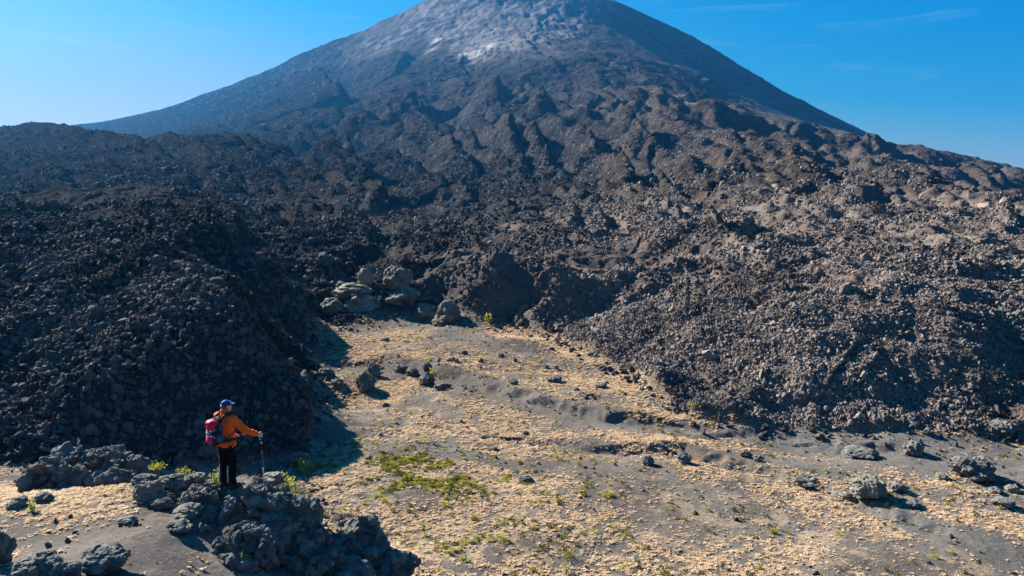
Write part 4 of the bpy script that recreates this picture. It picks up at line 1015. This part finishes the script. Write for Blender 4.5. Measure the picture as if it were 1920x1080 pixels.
# trousers
fused('trousers', [('c', (0, 0, 0.88), (0, 0, 0.98), 0.155, 0.15), ('c', (-0.085, 0, 0.90), (-0.105, 0.03, 0.50), 0.115, 0.088), ('c', (-0.105, 0.03, 0.50), (-0.11, -0.01, 0.10), 0.085, 0.070),
                   ('c', (0.085, 0, 0.90), (0.105, 0.05, 0.50), 0.115, 0.088), ('c', (0.105, 0.05, 0.50), (0.118, 0.03, 0.10), 0.085, 0.070)], 0.010, M_trous, crag=0.014, freq=6, parent=hk, smooth_it=3, shade_smooth=True, seed=22)
def tube(name, pts, r, mat, parent, seg_=10):
    V_, F_ = [], []; pts = [Vector(p) for p in pts]; rr_ = r if isinstance(r, (list, tuple)) else [r] * len(pts)
    for i, p in enumerate(pts):
        dd = (pts[min(i + 1, len(pts) - 1)] - pts[max(i - 1, 0)]).normalized(); u = dd.orthogonal().normalized() if i == 0 else (u - dd * u.dot(dd)).normalized(); v_ = dd.cross(u)
        for k in range(seg_): an = 2 * math.pi * k / seg_; V_.append(p + (u * math.cos(an) + v_ * math.sin(an)) * rr_[i])
    for i in range(len(pts) - 1):
        for k in range(seg_): F_.append((i * seg_ + k, i * seg_ + (k + 1) % seg_, (i + 1) * seg_ + (k + 1) % seg_, (i + 1) * seg_ + k))
    n0 = len(V_); V_.append(pts[0]); V_.append(pts[-1])
    me = bpy.data.meshes.new(name)
    for k in range(seg_): F_.append((n0, (k + 1) % seg_, k)); F_.append((n0 + 1, (len(pts) - 1) * seg_ + k, (len(pts) - 1) * seg_ + (k + 1) % seg_))
    me.from_pydata([tuple(v) for v in V_], [], F_); me.materials.append(mat)
    for p in me.polygons: p.use_smooth = True
    o = bpy.data.objects.new(name, me); C.objects.link(o); o.parent = parent; return o
tube('trouser_piping', [(-0.215, -0.02, 0.86), (-0.198, -0.02, 0.70), (-0.180, 0.0, 0.56), (-0.190, 0.01, 0.50), (-0.172, -0.03, 0.35), (-0.168, -0.05, 0.15)], 0.016, M_pipe, hk)
tube('trouser_piping', [(0.022, 0.0, 0.46), (0.032, -0.01, 0.42), (0.040, -0.02, 0.30), (0.048, -0.03, 0.12)], 0.016, M_pipe, hk)
for sx, oy, rz in ((-0.108, 0.0, 0.1), (0.118, 0.04, -0.15)):
    b_ = fused('boot', [('e', (sx, oy - 0.02, 0.10), (0.052, 0.06, 0.09), 0), ('c', (sx, oy - 0.05, 0.055), (sx + 0.02 * np.sign(sx), oy + 0.13, 0.045), 0.050, 0.042)], 0.008, M_boot, crag=0.004, freq=15, parent=hk, smooth_it=2, shade_smooth=True)
    fused('sole', [('c', (sx, oy - 0.055, 0.02), (sx + 0.02 * np.sign(sx), oy + 0.14, 0.02), 0.052, 0.046)], 0.008, M_sole, crag=0, parent=b_, shade_smooth=True)
# cap, hair, brim
cp_ = fused('cap', [('e', hv_(0, 0.0, 0.055), (0.088, 0.104, 0.082), hyaw)], 0.006, M_cap, crag=0.002, freq=20, parent=hk, smooth_it=1, shade_smooth=True)
co = np.empty(len(cp_.data.vertices) * 3, np.float32); cp_.data.vertices.foreach_get('co', co); co = co.reshape(-1, 3); co[:, 2] = np.maximum(co[:, 2], HD[2] + 0.022); cp_.data.vertices.foreach_set('co', co.ravel()); cp_.data.update()
fused('brim', [('e', hv_(0, 0.125, 0.040), (0.072, 0.070, 0.008), hyaw)], 0.005, M_cap, crag=0, parent=cp_, shade_smooth=True)
fused('cap_panel', [('e', hv_(0.03, 0.062, 0.082), (0.040, 0.030, 0.030), hyaw)], 0.006, M_capl, crag=0, parent=cp_, shade_smooth=True)
fused('cap_band', [('c', hv_(-0.055, -0.080, 0.035), hv_(0.0, -0.100, 0.035), 0.012, 0.012)], 0.005, M_capl, crag=0, parent=cp_, shade_smooth=True)
fused('hair', [('e', hv_(0, -0.028, -0.005), (0.078, 0.078, 0.062), hyaw)], 0.007, M_hair, crag=0.006, freq=30, parent=hk, shade_smooth=True)
for sx in (-0.028, 0.028): fused('eye', [('e', hv_(sx, 0.083, 0.008), (0.011, 0.008, 0.008), 0)], 0.004, M_pack, crag=0, parent=hk, shade_smooth=True)

# backpack, worn by the hiker
bk = empty('backpack', FOOT, YAW); tag(bk, 'crimson and black hiking backpack worn by the hiker in orange', 'backpack')
bx0 = -0.02
def E(x, y, z, a_, b_, c_): return ('e', (bx0 + x, y, z), (a_ * 1.14, b_ * 1.1, c_ * 1.10), 0)
fused('pack_body', [E(0, -0.25, 1.22, 0.150, 0.115, 0.21), E(0, -0.26, 1.08, 0.155, 0.12, 0.13), E(0, -0.25, 1.36, 0.135, 0.10, 0.12)], 0.010, M_pack, crag=0.01, freq=8, parent=bk, smooth_it=3, shade_smooth=True)
fused('pack_lid', [E(-0.01, -0.285, 1.405, 0.128, 0.115, 0.072), E(-0.01, -0.325, 1.34, 0.105, 0.075, 0.095)], 0.009, M_red, crag=0.008, freq=10, parent=bk, smooth_it=2, shade_smooth=True)
fused('lower_pocket', [E(-0.015, -0.345, 1.075, 0.108, 0.062, 0.082)], 0.008, M_red, crag=0.008, freq=10, parent=bk, smooth_it=2, shade_smooth=True)
fused('middle_panel', [E(-0.02, -0.355, 1.215, 0.060, 0.030, 0.060)], 0.007, simple_mat('dark_crimson', (0.2, 0.01, 0.03), 0.6), crag=0.004, freq=10, parent=bk, shade_smooth=True)
fused('side_pocket', [E(0.145, -0.25, 1.10, 0.035, 0.075, 0.085)], 0.007, M_blue, crag=0.004, freq=10, parent=bk, shade_smooth=True)
fused('side_pocket', [E(-0.150, -0.25, 1.10, 0.035, 0.085, 0.095)], 0.007, M_packg, crag=0.004, freq=10, parent=bk, shade_smooth=True)
fused('side_panel', [E(0.132, -0.23, 1.30, 0.028, 0.06, 0.10)], 0.007, M_blue, crag=0.004, freq=10, parent=bk, shade_smooth=True)
tube('compression_strap', [(bx0 - 0.16, -0.22, 1.30), (bx0 - 0.10, -0.365, 1.26), (bx0 + 0.04, -0.385, 1.19), (bx0 + 0.12, -0.34, 1.13)], 0.012, M_packg, bk)
tube('compression_strap', [(bx0 - 0.15, -0.25, 1.17), (bx0 - 0.09, -0.38, 1.155), (bx0 + 0.03, -0.385, 1.25), (bx0 + 0.12, -0.33, 1.30)], 0.011, M_packg, bk)
for x_, z_ in ((-0.07, 1.225), (0.045, 1.16), (0.03, 1.27), (-0.03, 1.16)): fused('buckle', [E(x_, -0.388, z_, 0.018, 0.010, 0.014)], 0.004, M_white, crag=0, parent=bk)
tube('edge_trim', [(bx0 - 0.145, -0.25, 1.44), (bx0 - 0.155, -0.30, 1.32), (bx0 - 0.170, -0.30, 1.20), (bx0 - 0.178, -0.30, 1.06)], 0.013, M_packg, bk)
tube('haul_loop', [(bx0 - 0.04, -0.18, 1.47), (bx0 - 0.02, -0.17, 1.50), (bx0 + 0.03, -0.17, 1.50), (bx0 + 0.05, -0.18, 1.47)], 0.009, M_packg, bk)
for s_ in (-1, 1):
    tube('shoulder_strap', [(s_ * 0.06 + bx0, -0.165, 1.40), (s_ * 0.10, -0.12, 1.525), (s_ * 0.115, -0.02, 1.555), (s_ * 0.12, 0.09, 1.50), (s_ * 0.125, 0.165, 1.38), (s_ * 0.17, 0.13, 1.20), (s_ * 0.215, 0.0, 1.15), (s_ * 0.16, -0.15, 1.08)],
         [0.022, 0.026, 0.028, 0.026, 0.022, 0.011, 0.010, 0.010], M_pack, bk)
tube('hip_belt', [(0.10, -0.20, 1.03), (0.20, -0.11, 1.035), (0.236, 0.0, 1.035), (0.17, 0.13, 1.03), (0.0, 0.185, 1.03), (-0.17, 0.13, 1.03), (-0.236, 0.0, 1.035), (-0.20, -0.11, 1.035), (-0.12, -0.20, 1.03)], [0.034, 0.034, 0.026, 0.02, 0.018, 0.02, 0.026, 0.034, 0.034], M_pack, bk)

# trekking pole
tip = at(496, 913, 15.62) - FOOT; ti = Matrix.Rotation(-YAW, 3, 'Z') @ tip
top = Vector((gx[0], gx[1], HAND[2] + 0.065))
pl = empty('trekking_pole', FOOT, YAW); tag(pl, 'slim blue and silver trekking pole planted on the outcrop under the hiker hand', 'trekking pole')
def PL(u): return top.lerp(ti, u)
tube('grip', [PL(0), PL(0.01), PL(0.06), PL(0.12), PL(0.125)], [0.016, 0.020, 0.016, 0.017, 0.014], M_pblk, pl)
tube('wrist_strap', [PL(0.0), PL(0.04) + Vector((-0.03, -0.02, 0)), PL(0.13) + Vector((-0.035, -0.01, 0)), PL(0.15) + Vector((-0.01, 0, 0)), PL(0.12)], 0.007, M_white, pl)
tube('upper_shaft', [PL(0.125), PL(0.36)], 0.0125, M_pblk, pl)
tube('middle_shaft', [PL(0.36), PL(0.66)], 0.0130, M_pblu, pl)
tube('lower_shaft', [PL(0.66), PL(0.99)], [0.0125, 0.0105], M_metal, pl)
for u in (0.36, 0.66): tube('lock_collar', [PL(u - 0.012), PL(u + 0.012)], 0.017, M_red2 if u < .5 else M_white, pl)
tube('label_band', [PL(0.19), PL(0.21)], 0.0135, M_white, pl)
tube('basket', [PL(0.945), PL(0.952)], 0.032, M_pblk, pl, 14)
